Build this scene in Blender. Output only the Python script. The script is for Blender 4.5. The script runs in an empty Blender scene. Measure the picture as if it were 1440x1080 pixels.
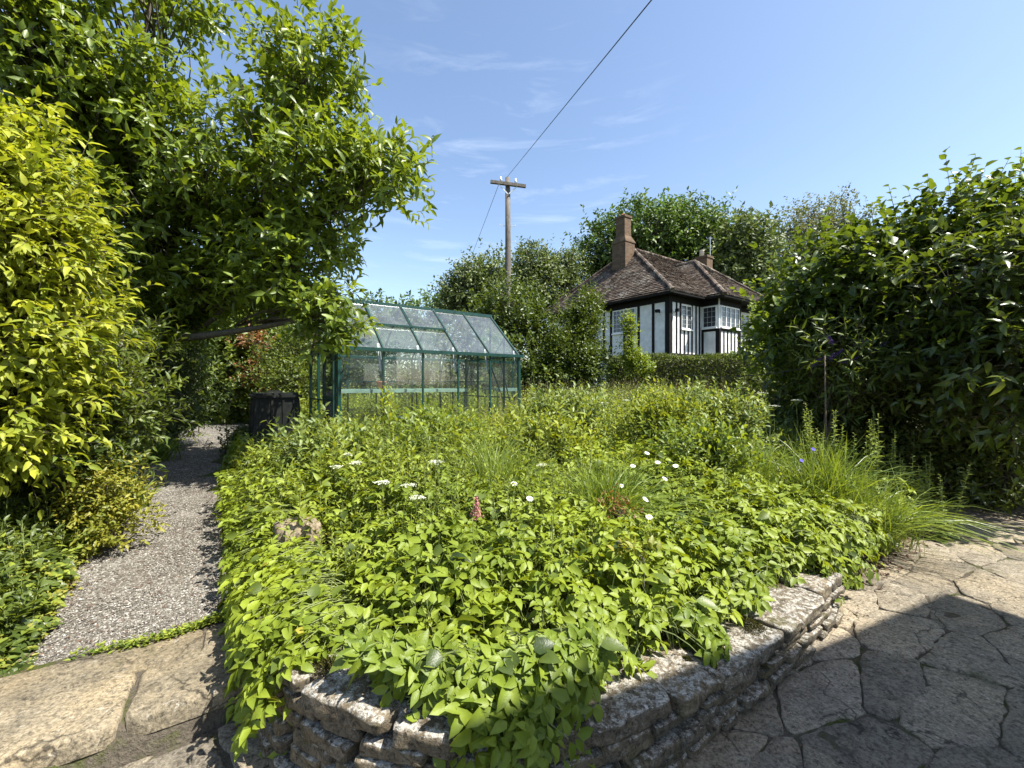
import bpy, math, random
import numpy as np
from mathutils import Vector, noise, Matrix

S = bpy.context.scene
COL = S.collection
R = math.radians
# ------------------------------------------------------------------ camera, sky, sun, exposure
cam = bpy.data.objects.new('camera', bpy.data.cameras.new('camera'))
COL.objects.link(cam)
cam.location = (0, 0, 1.5); cam.rotation_euler = (R(90), 0, 0)
cam.data.sensor_width = 36; cam.data.lens = 15.0
cam.data.clip_start = 0.05; cam.data.clip_end = 3000
S.camera = cam
SUN_EL = 57.0
SUN_AZ = (0.925, -0.38)                     # horizontal direction towards the sun
azl = math.hypot(*SUN_AZ); sx, sy = SUN_AZ[0]/azl, SUN_AZ[1]/azl
SD = Vector((sx*math.cos(R(SUN_EL)), sy*math.cos(R(SUN_EL)), math.sin(R(SUN_EL))))
sun = bpy.data.objects.new('sun', bpy.data.lights.new('sun', 'SUN')); COL.objects.link(sun)
sun.data.energy = 4.9; sun.data.angle = R(0.53); sun.data.color = (1.0, 0.955, 0.87)
sun.rotation_euler = SD.to_track_quat('Z', 'Y').to_euler()
W = bpy.data.worlds.new('World'); S.world = W; W.use_nodes = True
nt = W.node_tree; nt.nodes.clear()
N = nt.nodes.new; LK = nt.links.new
wo = N('ShaderNodeOutputWorld'); bg = N('ShaderNodeBackground'); sky = N('ShaderNodeTexSky')
sky.sky_type = 'NISHITA'; sky.sun_disc = False; sky.sun_elevation = R(SUN_EL)
sky.sun_rotation = math.atan2(sx, sy); sky.air_density = 1.0; sky.dust_density = 1.0; sky.ozone_density = 0.8
bg.inputs['Strength'].default_value = 0.098
tc = N('ShaderNodeTexCoord'); mp = N('ShaderNodeMapping'); mp.inputs['Scale'].default_value = (2.2, 1.0, 13.0); mp.inputs['Location'].default_value = (.4, 0, .35)
nz = N('ShaderNodeTexNoise'); nz.inputs['Scale'].default_value = 2.3; nz.inputs['Detail'].default_value = 7; nz.inputs['Roughness'].default_value = 0.62
nz.inputs['Distortion'].default_value = 0.5
cr = N('ShaderNodeValToRGB'); cr.color_ramp.elements[0].position = 0.52; cr.color_ramp.elements[1].position = 0.80
cr.color_ramp.elements[0].color = (0, 0, 0, 1); cr.color_ramp.elements[1].color = (0.75, 0.75, 0.75, 1)
mx = N('ShaderNodeMixRGB'); mx.inputs[2].default_value = (6.2, 6.6, 7.2, 1)
LK(tc.outputs['Generated'], mp.inputs['Vector']); LK(mp.outputs[0], nz.inputs['Vector']); LK(nz.outputs['Fac'], cr.inputs['Fac'])
dp = N('ShaderNodeVectorMath'); dp.operation = 'DOT_PRODUCT'; dp.inputs[1].default_value = (-.02, .93, .36)
c2 = N('ShaderNodeValToRGB'); c2.color_ramp.elements[0].position = 0.90; c2.color_ramp.elements[1].position = 0.985; c2.color_ramp.elements[1].color = (.28, .28, .28, 1)
mm = N('ShaderNodeMixRGB'); mm.blend_type = 'MULTIPLY'; mm.inputs[0].default_value = 1
LK(tc.outputs['Generated'], dp.inputs[0]); LK(dp.outputs['Value'], c2.inputs['Fac']); LK(cr.outputs['Color'], mm.inputs[1]); LK(c2.outputs['Color'], mm.inputs[2])
LK(mm.outputs[0], mx.inputs[0]); LK(sky.outputs[0], mx.inputs[1]); LK(mx.outputs[0], bg.inputs['Color']); LK(bg.outputs[0], wo.inputs['Surface'])
S.view_settings.view_transform = 'Standard'; S.view_settings.look = 'None'
S.view_settings.exposure = 1.45; S.view_settings.gamma = 1.0
S.render.engine = 'CYCLES'
S.cycles.max_bounces = 8; S.cycles.transparent_max_bounces = 24; S.cycles.diffuse_bounces = 3
S.cycles.glossy_bounces = 3; S.cycles.transmission_bounces = 4

# ------------------------------------------------------------------ frame of the garden: u along the wall, v up the path
CA, SA = math.cos(R(36)), math.sin(R(36))
def ab(a, b): return (CA*a - SA*b, SA*a + CA*b)
def to_ab(x, y): return (CA*x + SA*y, -SA*x + CA*y)
GR = R(36)
def at(px, py, Y):                           # photo pixel (1440 wide) at a distance -> metres
    return ((px-720)/600*Y, Y, 1.5-(py-540)/600*Y)

# ------------------------------------------------------------------ tags
def tag(o, label=None, cat=None, group=None, kind=None):
    if label: o['label'] = label
    if cat: o['category'] = cat
    if group: o['group'] = group
    if kind: o['kind'] = kind
    return o
def empty(name, loc, rz=0, label=None, cat=None, group=None):
    o = bpy.data.objects.new(name, None); COL.objects.link(o)
    o.location = loc; o.rotation_euler = (0, 0, rz); o.empty_display_size = 0.2
    return tag(o, label, cat, group)
def copy_tree(o, parent=None):
    c = o.copy(); COL.objects.link(c)
    if parent: c.parent = parent
    for ch in list(o.children): copy_tree(ch, c)
    return c

# ------------------------------------------------------------------ materials
class NT:
    def __init__(s, name):
        s.m = bpy.data.materials.new(name); s.m.use_nodes = True; s.t = s.m.node_tree; s.t.nodes.clear()
        s.out = s.n('ShaderNodeOutputMaterial')
    def n(s, k, **kw):
        x = s.t.nodes.new(k)
        for a, v in kw.items(): setattr(x, a, v)
        return x
    def l(s, a, b): s.t.links.new(a, b)
    def noise(s, scale, detail=4, rough=0.6, vec=None, dist=0):
        x = s.n('ShaderNodeTexNoise'); x.inputs['Scale'].default_value = scale; x.inputs['Detail'].default_value = detail
        x.inputs['Roughness'].default_value = rough; x.inputs['Distortion'].default_value = dist
        if vec: s.l(vec, x.inputs['Vector'])
        return x.outputs['Fac']
    def obj(s, scale=None):
        t = s.n('ShaderNodeTexCoord').outputs['Object']
        if scale:
            m = s.n('ShaderNodeMapping'); m.inputs['Scale'].default_value = scale; s.l(t, m.inputs['Vector']); return m.outputs[0]
        return t
    def ramp(s, fac, stops):
        r = s.n('ShaderNodeValToRGB'); e = r.color_ramp.elements
        while len(e) < len(stops): e.new(0.5)
        for k, (p, c) in enumerate(stops):
            e[k].position = p; e[k].color = (c, c, c, 1) if isinstance(c, (int, float)) else (*c, 1)
        s.l(fac, r.inputs['Fac']); return r.outputs['Color']
    def mix(s, fac, a, b, mode='MIX'):
        x = s.n('ShaderNodeMixRGB', blend_type=mode)
        for i, v in ((0, fac), (1, a), (2, b)):
            if isinstance(v, (int, float)): x.inputs[i].default_value = v if i == 0 else (v, v, v, 1)
            elif isinstance(v, tuple): x.inputs[i].default_value = (*v, 1)
            else: s.l(v, x.inputs[i])
        return x.outputs[0]
    def bump(s, h, strength=0.5, dist=0.01):
        b = s.n('ShaderNodeBump'); b.inputs['Strength'].default_value = strength; b.inputs['Distance'].default_value = dist
        s.l(h, b.inputs['Height']); return b.outputs[0]
    def pbr(s, col, rough=0.7, spec=0.4, metal=0, nrm=None):
        p = s.n('ShaderNodeBsdfPrincipled')
        if isinstance(col, tuple): p.inputs['Base Color'].default_value = (*col, 1)
        else: s.l(col, p.inputs['Base Color'])
        if isinstance(rough, (int, float)): p.inputs['Roughness'].default_value = rough
        else: s.l(rough, p.inputs['Roughness'])
        p.inputs['Specular IOR Level'].default_value = spec; p.inputs['Metallic'].default_value = metal
        if nrm: s.l(nrm, p.inputs['Normal'])
        return p.outputs[0]
    def done(s, sh): s.l(sh, s.out.inputs['Surface']); return s.m

def leafmat(name, dark, light, trans=0.4, rough=0.42, spec=0.45, tr=None, odd=None):
    g = NT(name)
    a = g.n('ShaderNodeAttribute'); a.attribute_name = 'tint'
    stops = [(0.0, dark), (0.85, light)]
    if odd: stops.append((0.97, odd))
    c = g.ramp(a.outputs['Fac'], stops)
    nzz = g.noise(35, 2, 0.5, g.obj())
    c = g.mix(0.35, c, g.ramp(nzz, [(0.3, 0.55), (0.7, 1.0)]), 'MULTIPLY')
    p = g.pbr(c, rough, spec, nrm=g.bump(g.noise(160, 1, 0.5, g.obj()), 0.25, 0.004))
    t = g.n('ShaderNodeBsdfTranslucent')
    g.l(g.mix(1.0, c, tr or (1.75, 1.55, 0.55), 'MULTIPLY'), t.inputs['Color'])
    m = g.n('ShaderNodeMixShader'); m.inputs[0].default_value = trans
    g.l(p, m.inputs[1]); g.l(t.outputs[0], m.inputs[2])
    return g.done(m.outputs[0])

M = {}
M['magnolia'] = leafmat('leaf_magnolia', (0.061, 0.102, 0.013), (0.205, 0.279, 0.033), 0.40, 0.40)
M['golden'] = leafmat('leaf_golden', (0.10, 0.165, 0.018), (0.43, 0.45, 0.048), 0.42, 0.5, 0.3, tr=(1.3, 1.25, .5))
M['elder'] = leafmat('leaf_ground_elder', (0.06, 0.11, 0.014), (0.27, 0.33, 0.030), 0.30, 0.48, 0.28)
M['weed'] = leafmat('leaf_weed', (0.065, 0.11, 0.018), (0.30, 0.35, 0.045), 0.34, 0.55, 0.28)
M['mint'] = leafmat('leaf_mint', (0.059, 0.105, 0.023), (0.248, 0.310, 0.077), 0.34, 0.5)
M['grass'] = leafmat('leaf_grass', (0.072, 0.125, 0.023), (0.232, 0.302, 0.054), 0.35, 0.4)
M['hazel'] = leafmat('leaf_hazel', (0.022, 0.046, 0.008), (0.135, 0.195, 0.026), 0.38, 0.36)
M['cherry'] = leafmat('leaf_cherry', (0.026, 0.049, 0.010), (0.112, 0.157, 0.026), 0.36, 0.30, 0.6)
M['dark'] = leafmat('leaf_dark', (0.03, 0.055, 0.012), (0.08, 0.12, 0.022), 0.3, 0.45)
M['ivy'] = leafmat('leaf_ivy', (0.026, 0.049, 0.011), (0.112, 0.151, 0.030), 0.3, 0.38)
M['yellowherb'] = leafmat('leaf_yellow_herb', (0.131, 0.171, 0.020), (0.328, 0.295, 0.039), 0.35, 0.5, tr=(1.2, 1.2, .5))
M['oak'] = leafmat('leaf_oak', (0.036, 0.07, 0.013), (0.128, 0.195, 0.033), 0.27, 0.55, tr=(1.2, 1.3, .6))
M['olive'] = leafmat('leaf_olive', (0.05, 0.07, 0.022), (0.17, 0.21, 0.065), 0.27, 0.55, tr=(1.2, 1.3, .6))
M['grey'] = leafmat('leaf_grey', (0.072, 0.092, 0.046), (0.157, 0.184, 0.098), 0.3, 0.6)
M['bush'] = leafmat('leaf_bush', (0.039, 0.066, 0.013), (0.138, 0.184, 0.030), 0.38, 0.42)
M['laurel'] = leafmat('leaf_laurel', (0.025, 0.045, 0.009), (0.098, 0.143, 0.025), 0.32, 0.42)
M['limegreen'] = leafmat('leaf_lime', (0.092, 0.144, 0.020), (0.197, 0.262, 0.039), 0.42, 0.45)
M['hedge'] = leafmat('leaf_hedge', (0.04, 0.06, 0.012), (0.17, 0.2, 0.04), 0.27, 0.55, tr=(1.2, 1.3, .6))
M['rust'] = leafmat('leaf_rust', (0.10, 0.075, 0.03), (0.32, 0.15, 0.06), 0.4, 0.5, tr=(1.4, 1, .6))

def mat_bark(name, c1, c2):
    g = NT(name); v = g.obj((1, 1, .22)); f = g.noise(28, 5, 0.7, v)
    return g.done(g.pbr(g.ramp(f, [(0.3, c1), (0.7, c2)]), 0.85, 0.2, nrm=g.bump(f, 0.8, 0.02)))
M['bark'] = mat_bark('bark', (0.05, 0.042, 0.032), (0.16, 0.14, 0.115))
M['stem'] = NT('stem'); M['stem'] = M['stem'].done(M['stem'].pbr((0.14, 0.17, 0.05), 0.6))
M['pole'] = mat_bark('pole_wood', (0.065, 0.057, 0.048), (0.175, 0.157, 0.135))

def mat_paving(name, base1, base2, warm, scale=1.0):
    g = NT(name); v = g.obj()
    big = g.noise(1.6*scale, 4, 0.6, v); mid = g.noise(9*scale, 6, 0.7, v); fine = g.noise(70, 5, 0.75, v)
    lay = g.noise(6, 5, 0.65, g.obj((1.0, 5.0, 1.0)), 1.0)
    c = g.mix(g.ramp(mid, [(0.3, 0.0), (0.7, 1.0)]), base1, base2)
    c = g.mix(g.ramp(big, [(0.42, 0.0), (0.62, 0.75)]), c, warm)
    c = g.mix(g.ramp(g.noise(32, 6, 0.85, v), [(0.53, 0.0), (0.60, 0.8)]), c, (0.05, 0.045, 0.035))
    c = g.mix(g.ramp(g.noise(15, 6, 0.8, v, 0.4), [(0.60, 0.0), (0.68, 0.6)]), c, (0.50, 0.48, 0.43))
    c = g.mix(g.ramp(g.noise(3.0, 5, 0.7, v, 0.3), [(0.60, 0.0), (0.74, 0.7)]), c, (0.06, 0.07, 0.022))
    vo = g.n('ShaderNodeTexVoronoi', feature='DISTANCE_TO_EDGE'); vo.inputs['Scale'].default_value = 1.9
    vm = g.n('ShaderNodeVectorMath', operation='ADD'); nn = g.n('ShaderNodeTexNoise'); nn.inputs['Scale'].default_value = 4; nn.inputs['Detail'].default_value = 6
    vs = g.n('ShaderNodeVectorMath', operation='SCALE'); vs.inputs['Scale'].default_value = .35; g.l(v, nn.inputs['Vector']); g.l(nn.outputs['Color'], vs.inputs[0]); g.l(v, vm.inputs[0]); g.l(vs.outputs[0], vm.inputs[1]); g.l(vm.outputs[0], vo.inputs['Vector'])
    crk = g.mix(1.0, g.ramp(vo.outputs['Distance'], [(0.0, 1.0), (0.014, 0.0)]), g.ramp(g.noise(2.1, 3, 0.6, v), [(0.42, 0.0), (0.52, 0.9)]), 'MULTIPLY')
    c = g.mix(crk, c, (0.035, 0.03, 0.022))
    c = g.mix(0.9, c, g.ramp(fine, [(0.35, 0.35), (0.65, 1.3)]), 'MULTIPLY')
    a = g.n('ShaderNodeAttribute'); a.attribute_name = 'tint'
    c = g.mix(0.8, c, g.ramp(a.outputs['Fac'], [(0, (.52, .51, .50)), (.5, (.9, .87, .82)), (1, (1.15, 1.12, 1.08))]), 'MULTIPLY')
    h = g.mix(0.45, g.mix(0.5, mid, fine), lay)
    return g.done(g.pbr(c, 0.85, 0.25, nrm=g.bump(h, 1.0, 0.022)))
M['paving'] = mat_paving('paving', (0.15, 0.13, 0.10), (0.32, 0.285, 0.225), (0.34, 0.285, 0.20))
M['slab'] = mat_paving('slab', (0.13, 0.112, 0.08), (0.28, 0.242, 0.175), (0.31, 0.25, 0.155))
def mat_joint():
    g = NT('joint'); v = g.obj(); f = g.noise(5, 5, 0.7, v); k = g.noise(60, 4, 0.7, v)
    c = g.mix(g.ramp(f, [(0.50, 0.0), (0.62, 1.0)]), (0.10, 0.085, 0.065), (0.065, 0.075, 0.022))
    c = g.mix(0.6, c, g.ramp(k, [(0.3, 0.4), (0.7, 1.3)]), 'MULTIPLY')
    return g.done(g.pbr(c, 0.95, 0.1, nrm=g.bump(k, 1, 0.02)))
M['joint'] = mat_joint()
def mat_wallstone():
    g = NT('wall_stone'); v = g.obj()
    f = g.noise(14, 6, 0.75, v); k = g.noise(90, 4, 0.75, v); w = g.noise(26, 8, 0.85, v); d = g.noise(42, 8, 0.85, v)
    ge = g.n('ShaderNodeNewGeometry'); sp = g.n('ShaderNodeSeparateXYZ'); g.l(ge.outputs['True Normal'], sp.inputs[0])
    a = g.n('ShaderNodeAttribute'); a.attribute_name = 'tint'
    c = g.ramp(f, [(0.3, (0.075, 0.062, 0.045)), (0.7, (0.22, 0.185, 0.13))])
    c = g.mix(0.7, c, g.ramp(a.outputs['Fac'], [(0, (.7, .7, .72)), (1, (1.15, 1.05, .9))]), 'MULTIPLY')
    wm = g.ramp(w, [(0.47, 0.0), (0.56, 0.85)]); up = g.ramp(sp.outputs[2], [(0.2, 0.12), (0.75, 1.0)])
    c = g.mix(g.mix(1.0, wm, up, 'MULTIPLY'), c, (0.50, 0.48, 0.43))
    c = g.mix(g.ramp(d, [(0.52, 0.0), (0.59, 0.9)]), c, (0.03, 0.027, 0.022))
    c = g.mix(g.ramp(g.noise(5, 5, 0.7, v), [(0.58, 0.0), (0.68, 0.7)]), c, (0.075, 0.07, 0.022))
    c = g.mix(0.7, c, g.ramp(k, [(0.35, 0.45), (0.65, 1.25)]), 'MULTIPLY')
    return g.done(g.pbr(c, 0.92, 0.15, nrm=g.bump(g.mix(0.5, f, k), 1.0, 0.016)))
M['wallstone'] = mat_wallstone()
def mat_soil(name, c1, c2, sc=14):
    g = NT(name); v = g.obj(); f = g.noise(sc, 6, 0.75, v); k = g.noise(sc*6, 3, 0.7, v)
    c = g.mix(0.6, g.ramp(f, [(0.3, c1), (0.7, c2)]), g.ramp(k, [(0.3, 0.4), (0.7, 1.3)]), 'MULTIPLY')
    return g.done(g.pbr(c, 0.95, 0.1, nrm=g.bump(g.mix(0.5, f, k), 1.0, 0.03)))
M['soil'] = mat_soil('soil', (0.035, 0.027, 0.018), (0.11, 0.085, 0.055))
M['blockstone'] = mat_paving('block_stone', (0.16, 0.135, 0.10), (0.30, 0.26, 0.19), (0.33, 0.25, 0.15), 2.0)
M['moss'] = mat_soil('moss', (0.05, 0.055, 0.012), (0.14, 0.13, 0.03), 50)
def mat_ground():
    g = NT('ground'); v = g.obj(); f = g.noise(0.9, 5, 0.7, v); k = g.noise(18, 4, 0.7, v)
    c = g.ramp(f, [(0.4, (0.05, 0.04, 0.025)), (0.6, (0.07, 0.10, 0.025))])
    c = g.mix(0.6, c, g.ramp(k, [(0.3, 0.4), (0.7, 1.3)]), 'MULTIPLY')
    return g.done(g.pbr(c, 0.95, 0.1, nrm=g.bump(k, 1.0, 0.05)))
M['ground'] = mat_ground()
def mat_gravel():
    g = NT('gravel'); v = g.obj()
    vo = g.n('ShaderNodeTexVoronoi'); vo.inputs['Scale'].default_value = 95; g.l(v, vo.inputs['Vector'])
    sp = g.n('ShaderNodeSeparateColor'); g.l(vo.outputs['Color'], sp.inputs[0])
    c = g.ramp(sp.outputs[0], [(0.0, (0.06, 0.052, 0.043)), (0.45, (0.135, 0.122, 0.100)), (0.8, (0.225, 0.207, 0.175)), (1.0, (0.44, 0.42, 0.38))])
    big = g.noise(2.2, 5, 0.7, v)
    c = g.mix(g.ramp(big, [(0.52, 0.0), (0.70, 0.55)]), c, (0.075, 0.055, 0.035))
    return g.done(g.pbr(c, 0.9, 0.2, nrm=g.bump(vo.outputs['Distance'], 1.0, -0.012)))
M['gravel'] = mat_gravel()
def mat_pebble():
    g = NT('pebble'); a = g.n('ShaderNodeAttribute'); a.attribute_name = 'tint'
    return g.done(g.pbr(g.ramp(a.outputs['Fac'], [(0, (0.06, 0.05, 0.042)), (0.5, (0.15, 0.136, 0.112)), (0.85, (0.245, 0.225, 0.192)), (1, (0.42, 0.40, 0.37))]), 0.85, 0.25))
M['pebble'] = mat_pebble()
def simple(name, c, rough=0.6, spec=0.4, metal=0, var=0.15, sc=8, bump=0.0):
    g = NT(name); f = g.noise(sc, 5, 0.65, g.obj())
    col = g.mix(1.0, g.ramp(f, [(0.3, 1-var*1.6), (0.7, 1+var*0.4)]), c, 'MULTIPLY')
    return g.done(g.pbr(col, rough, spec, metal, nrm=g.bump(f, bump, 0.01) if bump else None))
M['white'] = simple('white_render', (0.74, 0.74, 0.71), 0.8, 0.2, var=0.20, sc=2.2, bump=0.3)
M['black'] = simple('black_timber', (0.014, 0.013, 0.012), 0.7, 0.12, var=0.3, sc=12)
M['whitepaint'] = simple('white_paint', (0.78, 0.78, 0.75), 0.45, 0.4, var=0.05)
M['greenpaint'] = simple('green_paint', (0.007, 0.043, 0.034), 0.38, 0.5, var=0.25, sc=14)
M['alu'] = simple('aluminium', (0.62, 0.64, 0.63), 0.4, 0.5, 0.7, var=0.2)
M['shelf'] = simple('shelf_metal', (0.20, 0.30, 0.25), 0.5, 0.4, var=0.2)
M['plastic'] = simple('dark_plastic', (0.018, 0.020, 0.018), 0.5, 0.3, var=0.5, sc=5)
M['wire'] = simple('wire', (0.05, 0.05, 0.055), 0.6)
M['ceramic'] = simple('ceramic', (0.7, 0.7, 0.68), 0.3, 0.5)
M['petal'] = simple('petal', (0.80, 0.80, 0.76), 0.7, 0.2, var=0.05)
M['umbel'] = simple('umbel', (0.62, 0.64, 0.50), 0.8, 0.2, var=0.15, sc=60)
M['yolk'] = simple('daisy_centre', (0.70, 0.46, 0.03), 0.8, 0.1)
M['pink'] = simple('pink_plume', (0.62, 0.25, 0.26), 0.8, 0.1, var=0.4, sc=90)
M['blue'] = simple('blue_petal', (0.13, 0.11, 0.55), 0.7, 0.2)
M['purple'] = simple('purple_floret', (0.17, 0.10, 0.34), 0.8, 0.1, var=0.4, sc=60)
M['stake'] = simple('stake_wood', (0.17, 0.125, 0.085), 0.8, 0.2, var=0.3, sc=20)
M['pot'] = simple('chimney_pot', (0.62, 0.56, 0.46), 0.8)
M['deadleaf'] = simple('dead_leaf', (0.11, 0.065, 0.04), 0.8)
M['terracotta'] = simple('terracotta', (0.42, 0.17, 0.09), 0.8)
def mat_glass(name, dust):
    g = NT(name)
    t = g.n('ShaderNodeBsdfTransparent'); t.inputs[0].default_value = (0.93, 0.97, 0.96, 1)
    gl = g.n('ShaderNodeBsdfGlossy'); gl.inputs['Roughness'].default_value = 0.03; gl.inputs['Color'].default_value = (0.9, 0.95, 1, 1)
    lw = g.n('ShaderNodeLayerWeight'); lw.inputs['Blend'].default_value = 0.42
    m = g.n('ShaderNodeMixShader'); g.l(g.ramp(lw.outputs['Fresnel'], [(0, 0.05), (1, 0.88)]), m.inputs[0]); g.l(t.outputs[0], m.inputs[1]); g.l(gl.outputs[0], m.inputs[2])
    d = g.n('ShaderNodeBsdfDiffuse'); d.inputs[0].default_value = (0.45, 0.50, 0.50, 1)
    dn = g.noise(3.5, 5, 0.7, g.obj((1, 1, .5)))
    m2 = g.n('ShaderNodeMixShader'); g.l(g.ramp(dn, [(0.3, dust*0.35), (0.75, dust*1.4)]), m2.inputs[0]); g.l(m.outputs[0], m2.inputs[1]); g.l(d.outputs[0], m2.inputs[2])
    return g.done(m2.outputs[0])
M['glassroof'] = mat_glass('glass_roof', 0.12)
M['glass'] = mat_glass('glass_side', 0.025)
def mat_windowglass():
    g = NT('leaded_window_glass'); v = g.obj((1, 1, 1))
    return g.done(g.pbr((0.02, 0.025, 0.03), 0.08, 0.6, nrm=g.bump(g.noise(9, 2, 0.5, v), 0.15, 0.01)))
M['winglass'] = mat_windowglass()
def mat_brick(name, c1, c2, mortar, sc=1.0):
    g = NT(name); t = g.n('ShaderNodeTexCoord').outputs['Object']
    s = g.n('ShaderNodeSeparateXYZ'); g.l(t, s.inputs[0]); ad = g.n('ShaderNodeMath', operation='ADD'); g.l(s.outputs[0], ad.inputs[0]); g.l(s.outputs[1], ad.inputs[1])
    cb = g.n('ShaderNodeCombineXYZ'); g.l(ad.outputs[0], cb.inputs[0]); g.l(s.outputs[2], cb.inputs[1])
    b = g.n('ShaderNodeTexBrick'); g.l(cb.outputs[0], b.inputs['Vector'])
    b.inputs['Scale'].default_value = 1; b.inputs['Brick Width'].default_value = .23; b.inputs['Row Height'].default_value = .075; b.inputs['Mortar Size'].default_value = .008
    b.inputs['Color1'].default_value = (*c1, 1); b.inputs['Color2'].default_value = (*c2, 1); b.inputs['Mortar'].default_value = (*mortar, 1)
    c = g.mix(0.6, b.outputs['Color'], g.ramp(g.noise(5, 5, 0.7, t), [(0.3, 0.55), (0.7, 1.2)]), 'MULTIPLY')
    return g.done(g.pbr(c, 0.9, 0.15, nrm=g.bump(b.outputs['Fac'], 0.4, -0.01)))
M['brick'] = mat_brick('chimney_brick', (0.15, 0.095, 0.055), (0.095, 0.062, 0.04), (0.12, 0.10, 0.08))
def mat_tiles():
    g = NT('roof_tiles'); v = g.obj()
    a = g.n('ShaderNodeAttribute'); a.attribute_name = 'tint'
    c = g.ramp(a.outputs['Fac'], [(0, (0.036, 0.027, 0.021)), (0.6, (0.082, 0.060, 0.046)), (1, (0.15, 0.115, 0.09))])
    l = g.noise(1.6, 6, 0.75, v, 0.2); l2 = g.noise(14, 4, 0.7, v)
    c = g.mix(g.mix(1.0, g.ramp(l, [(0.50, 0.0), (0.62, 1.0)]), g.ramp(l2, [(0.45, 0.0), (0.58, 0.85)]), 'MULTIPLY'), c, (0.30, 0.28, 0.24))
    return g.done(g.pbr(c, 0.9, 0.15, nrm=g.bump(l2, 0.5, 0.02)))
M['tiles'] = mat_tiles()

# ------------------------------------------------------------------ numpy mesh helpers
def mesh_np(name, V, loops, totals, mat, parent=None, tint=None, smooth=True):
    me = bpy.data.meshes.new(name)
    V = np.asarray(V, np.float32); loops = np.asarray(loops, np.int32); totals = np.asarray(totals, np.int32)
    me.vertices.add(len(V)); me.vertices.foreach_set('co', V.ravel())
    me.loops.add(len(loops)); me.loops.foreach_set('vertex_index', loops)
    me.polygons.add(len(totals)); st = np.zeros(len(totals), np.int32); st[1:] = np.cumsum(totals)[:-1]
    me.polygons.foreach_set('loop_start', st); me.polygons.foreach_set('loop_total', totals)
    me.polygons.foreach_set('use_smooth', np.full(len(totals), smooth, dtype=bool))
    me.update(calc_edges=True)
    if tint is not None:
        at_ = me.attributes.new('tint', 'FLOAT', 'POINT'); at_.data.foreach_set('value', np.asarray(tint, np.float32))
    me.validate()
    me.materials.append(M[mat] if isinstance(mat, str) else mat)
    o = bpy.data.objects.new(name, me); COL.objects.link(o)
    if parent: o.parent = parent
    return o
def nrm(a): return a/np.maximum(np.linalg.norm(a, axis=-1, keepdims=True), 1e-9)

T_MID = (np.array([(0, 0, 0), (.34, 0, 0), (.68, 0, 0), (1, 0, 0), (.28, .46, .10), (.64, .38, .08), (.28, -.46, .10), (.64, -.38, .08)]),
         [(0, 1, 4), (0, 6, 1), (1, 2, 5, 4), (1, 6, 7, 2), (2, 3, 5), (2, 7, 3)])
T_LO = (np.array([(0, 0, 0), (.45, .5, .10), (1, 0, 0), (.45, -.5, .10)]), [(0, 2, 1), (0, 3, 2)])
T_IVY = (np.array([(0, 0, 0), (.5, 0, 0), (1, 0, 0), (-.05, .38, .05), (.30, .52, .1), (.55, .24, .05), (-.05, -.38, .05), (.30, -.52, .1), (.55, -.24, .05)]),
         [(0, 1, 4, 3), (0, 6, 7, 1), (1, 2, 5), (1, 8, 2), (1, 5, 4), (1, 7, 8)])
class Leaves:
    def __init__(s, tmpl=T_MID): s.t = tmpl; s.V = []; s.T = []
    def add(s, P, D, Nn, L, Wd, tint, droop=0.15):
        P = np.asarray(P, float); n = len(P)
        if n == 0: return
        D = nrm(D); sd = nrm(np.cross(Nn, D)); Nn = np.cross(D, sd)
        L = np.broadcast_to(L, (n,)); Wd = np.broadcast_to(Wd, (n,)); droop = np.broadcast_to(droop, (n,))
        t = s.t[0]
        x = t[None, :, 0]*L[:, None]; y = t[None, :, 1]*Wd[:, None]; z = t[None, :, 2]*Wd[:, None]*2.0 - (t[None, :, 0]**2)*(droop*L)[:, None]
        V = P[:, None, :] + x[..., None]*D[:, None, :] + y[..., None]*sd[:, None, :] + z[..., None]*Nn[:, None, :]
        s.V.append(V.reshape(-1, 3)); s.T.append(np.repeat(np.clip(tint, 0, 1), t.shape[0]))
    def build(s, name, mat, parent=None, origin=(0, 0, 0)):
        V = np.concatenate(s.V) - np.array(origin); T = np.concatenate(s.T)
        k = s.t[0].shape[0]; n = len(V)//k
        fl = np.array([i for f in s.t[1] for i in f]); ft = np.array([len(f) for f in s.t[1]])
        loops = (np.arange(n)[:, None]*k + fl[None, :]).ravel(); tot = np.tile(ft, n)
        return mesh_np(name, V, loops, tot, mat, parent, T)
def tubes_arr(paths, radii, sides=5):
    """paths (n,k,3), radii (n,k) -> V, loops, totals"""
    paths = np.asarray(paths, float); radii = np.asarray(radii, float); n, k, _ = paths.shape
    d = np.gradient(paths, axis=1); d = nrm(d)
    ref = np.tile(np.array([0.31, 0.95, 0.05]), (n, k, 1)); par = np.abs((d*ref).sum(-1)) > .93; ref[par] = (1, 0, 0)
    e1 = nrm(np.cross(d, ref)); e2 = np.cross(d, e1)
    an = np.linspace(0, 2*np.pi, sides, endpoint=False)
    V = paths[:, :, None, :] + radii[:, :, None, None]*(np.cos(an)[None, None, :, None]*e1[:, :, None, :] + np.sin(an)[None, None, :, None]*e2[:, :, None, :])
    idx = np.arange(n*k*sides).reshape(n, k, sides)
    a = idx[:, :-1, :]; b = idx[:, 1:, :]
    q = np.stack([a, np.roll(a, -1, 2), np.roll(b, -1, 2), b], -1).reshape(-1, 4)
    caps = idx[:, -1, :].reshape(-1, sides)
    cap0 = idx[:, 0, ::-1].reshape(-1, sides)
    loops = np.concatenate([q.ravel(), caps.ravel(), cap0.ravel()]); tot = np.concatenate([np.full(len(q), 4), np.full(len(caps)*2, sides)])
    return V.reshape(-1, 3), loops, tot
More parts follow.
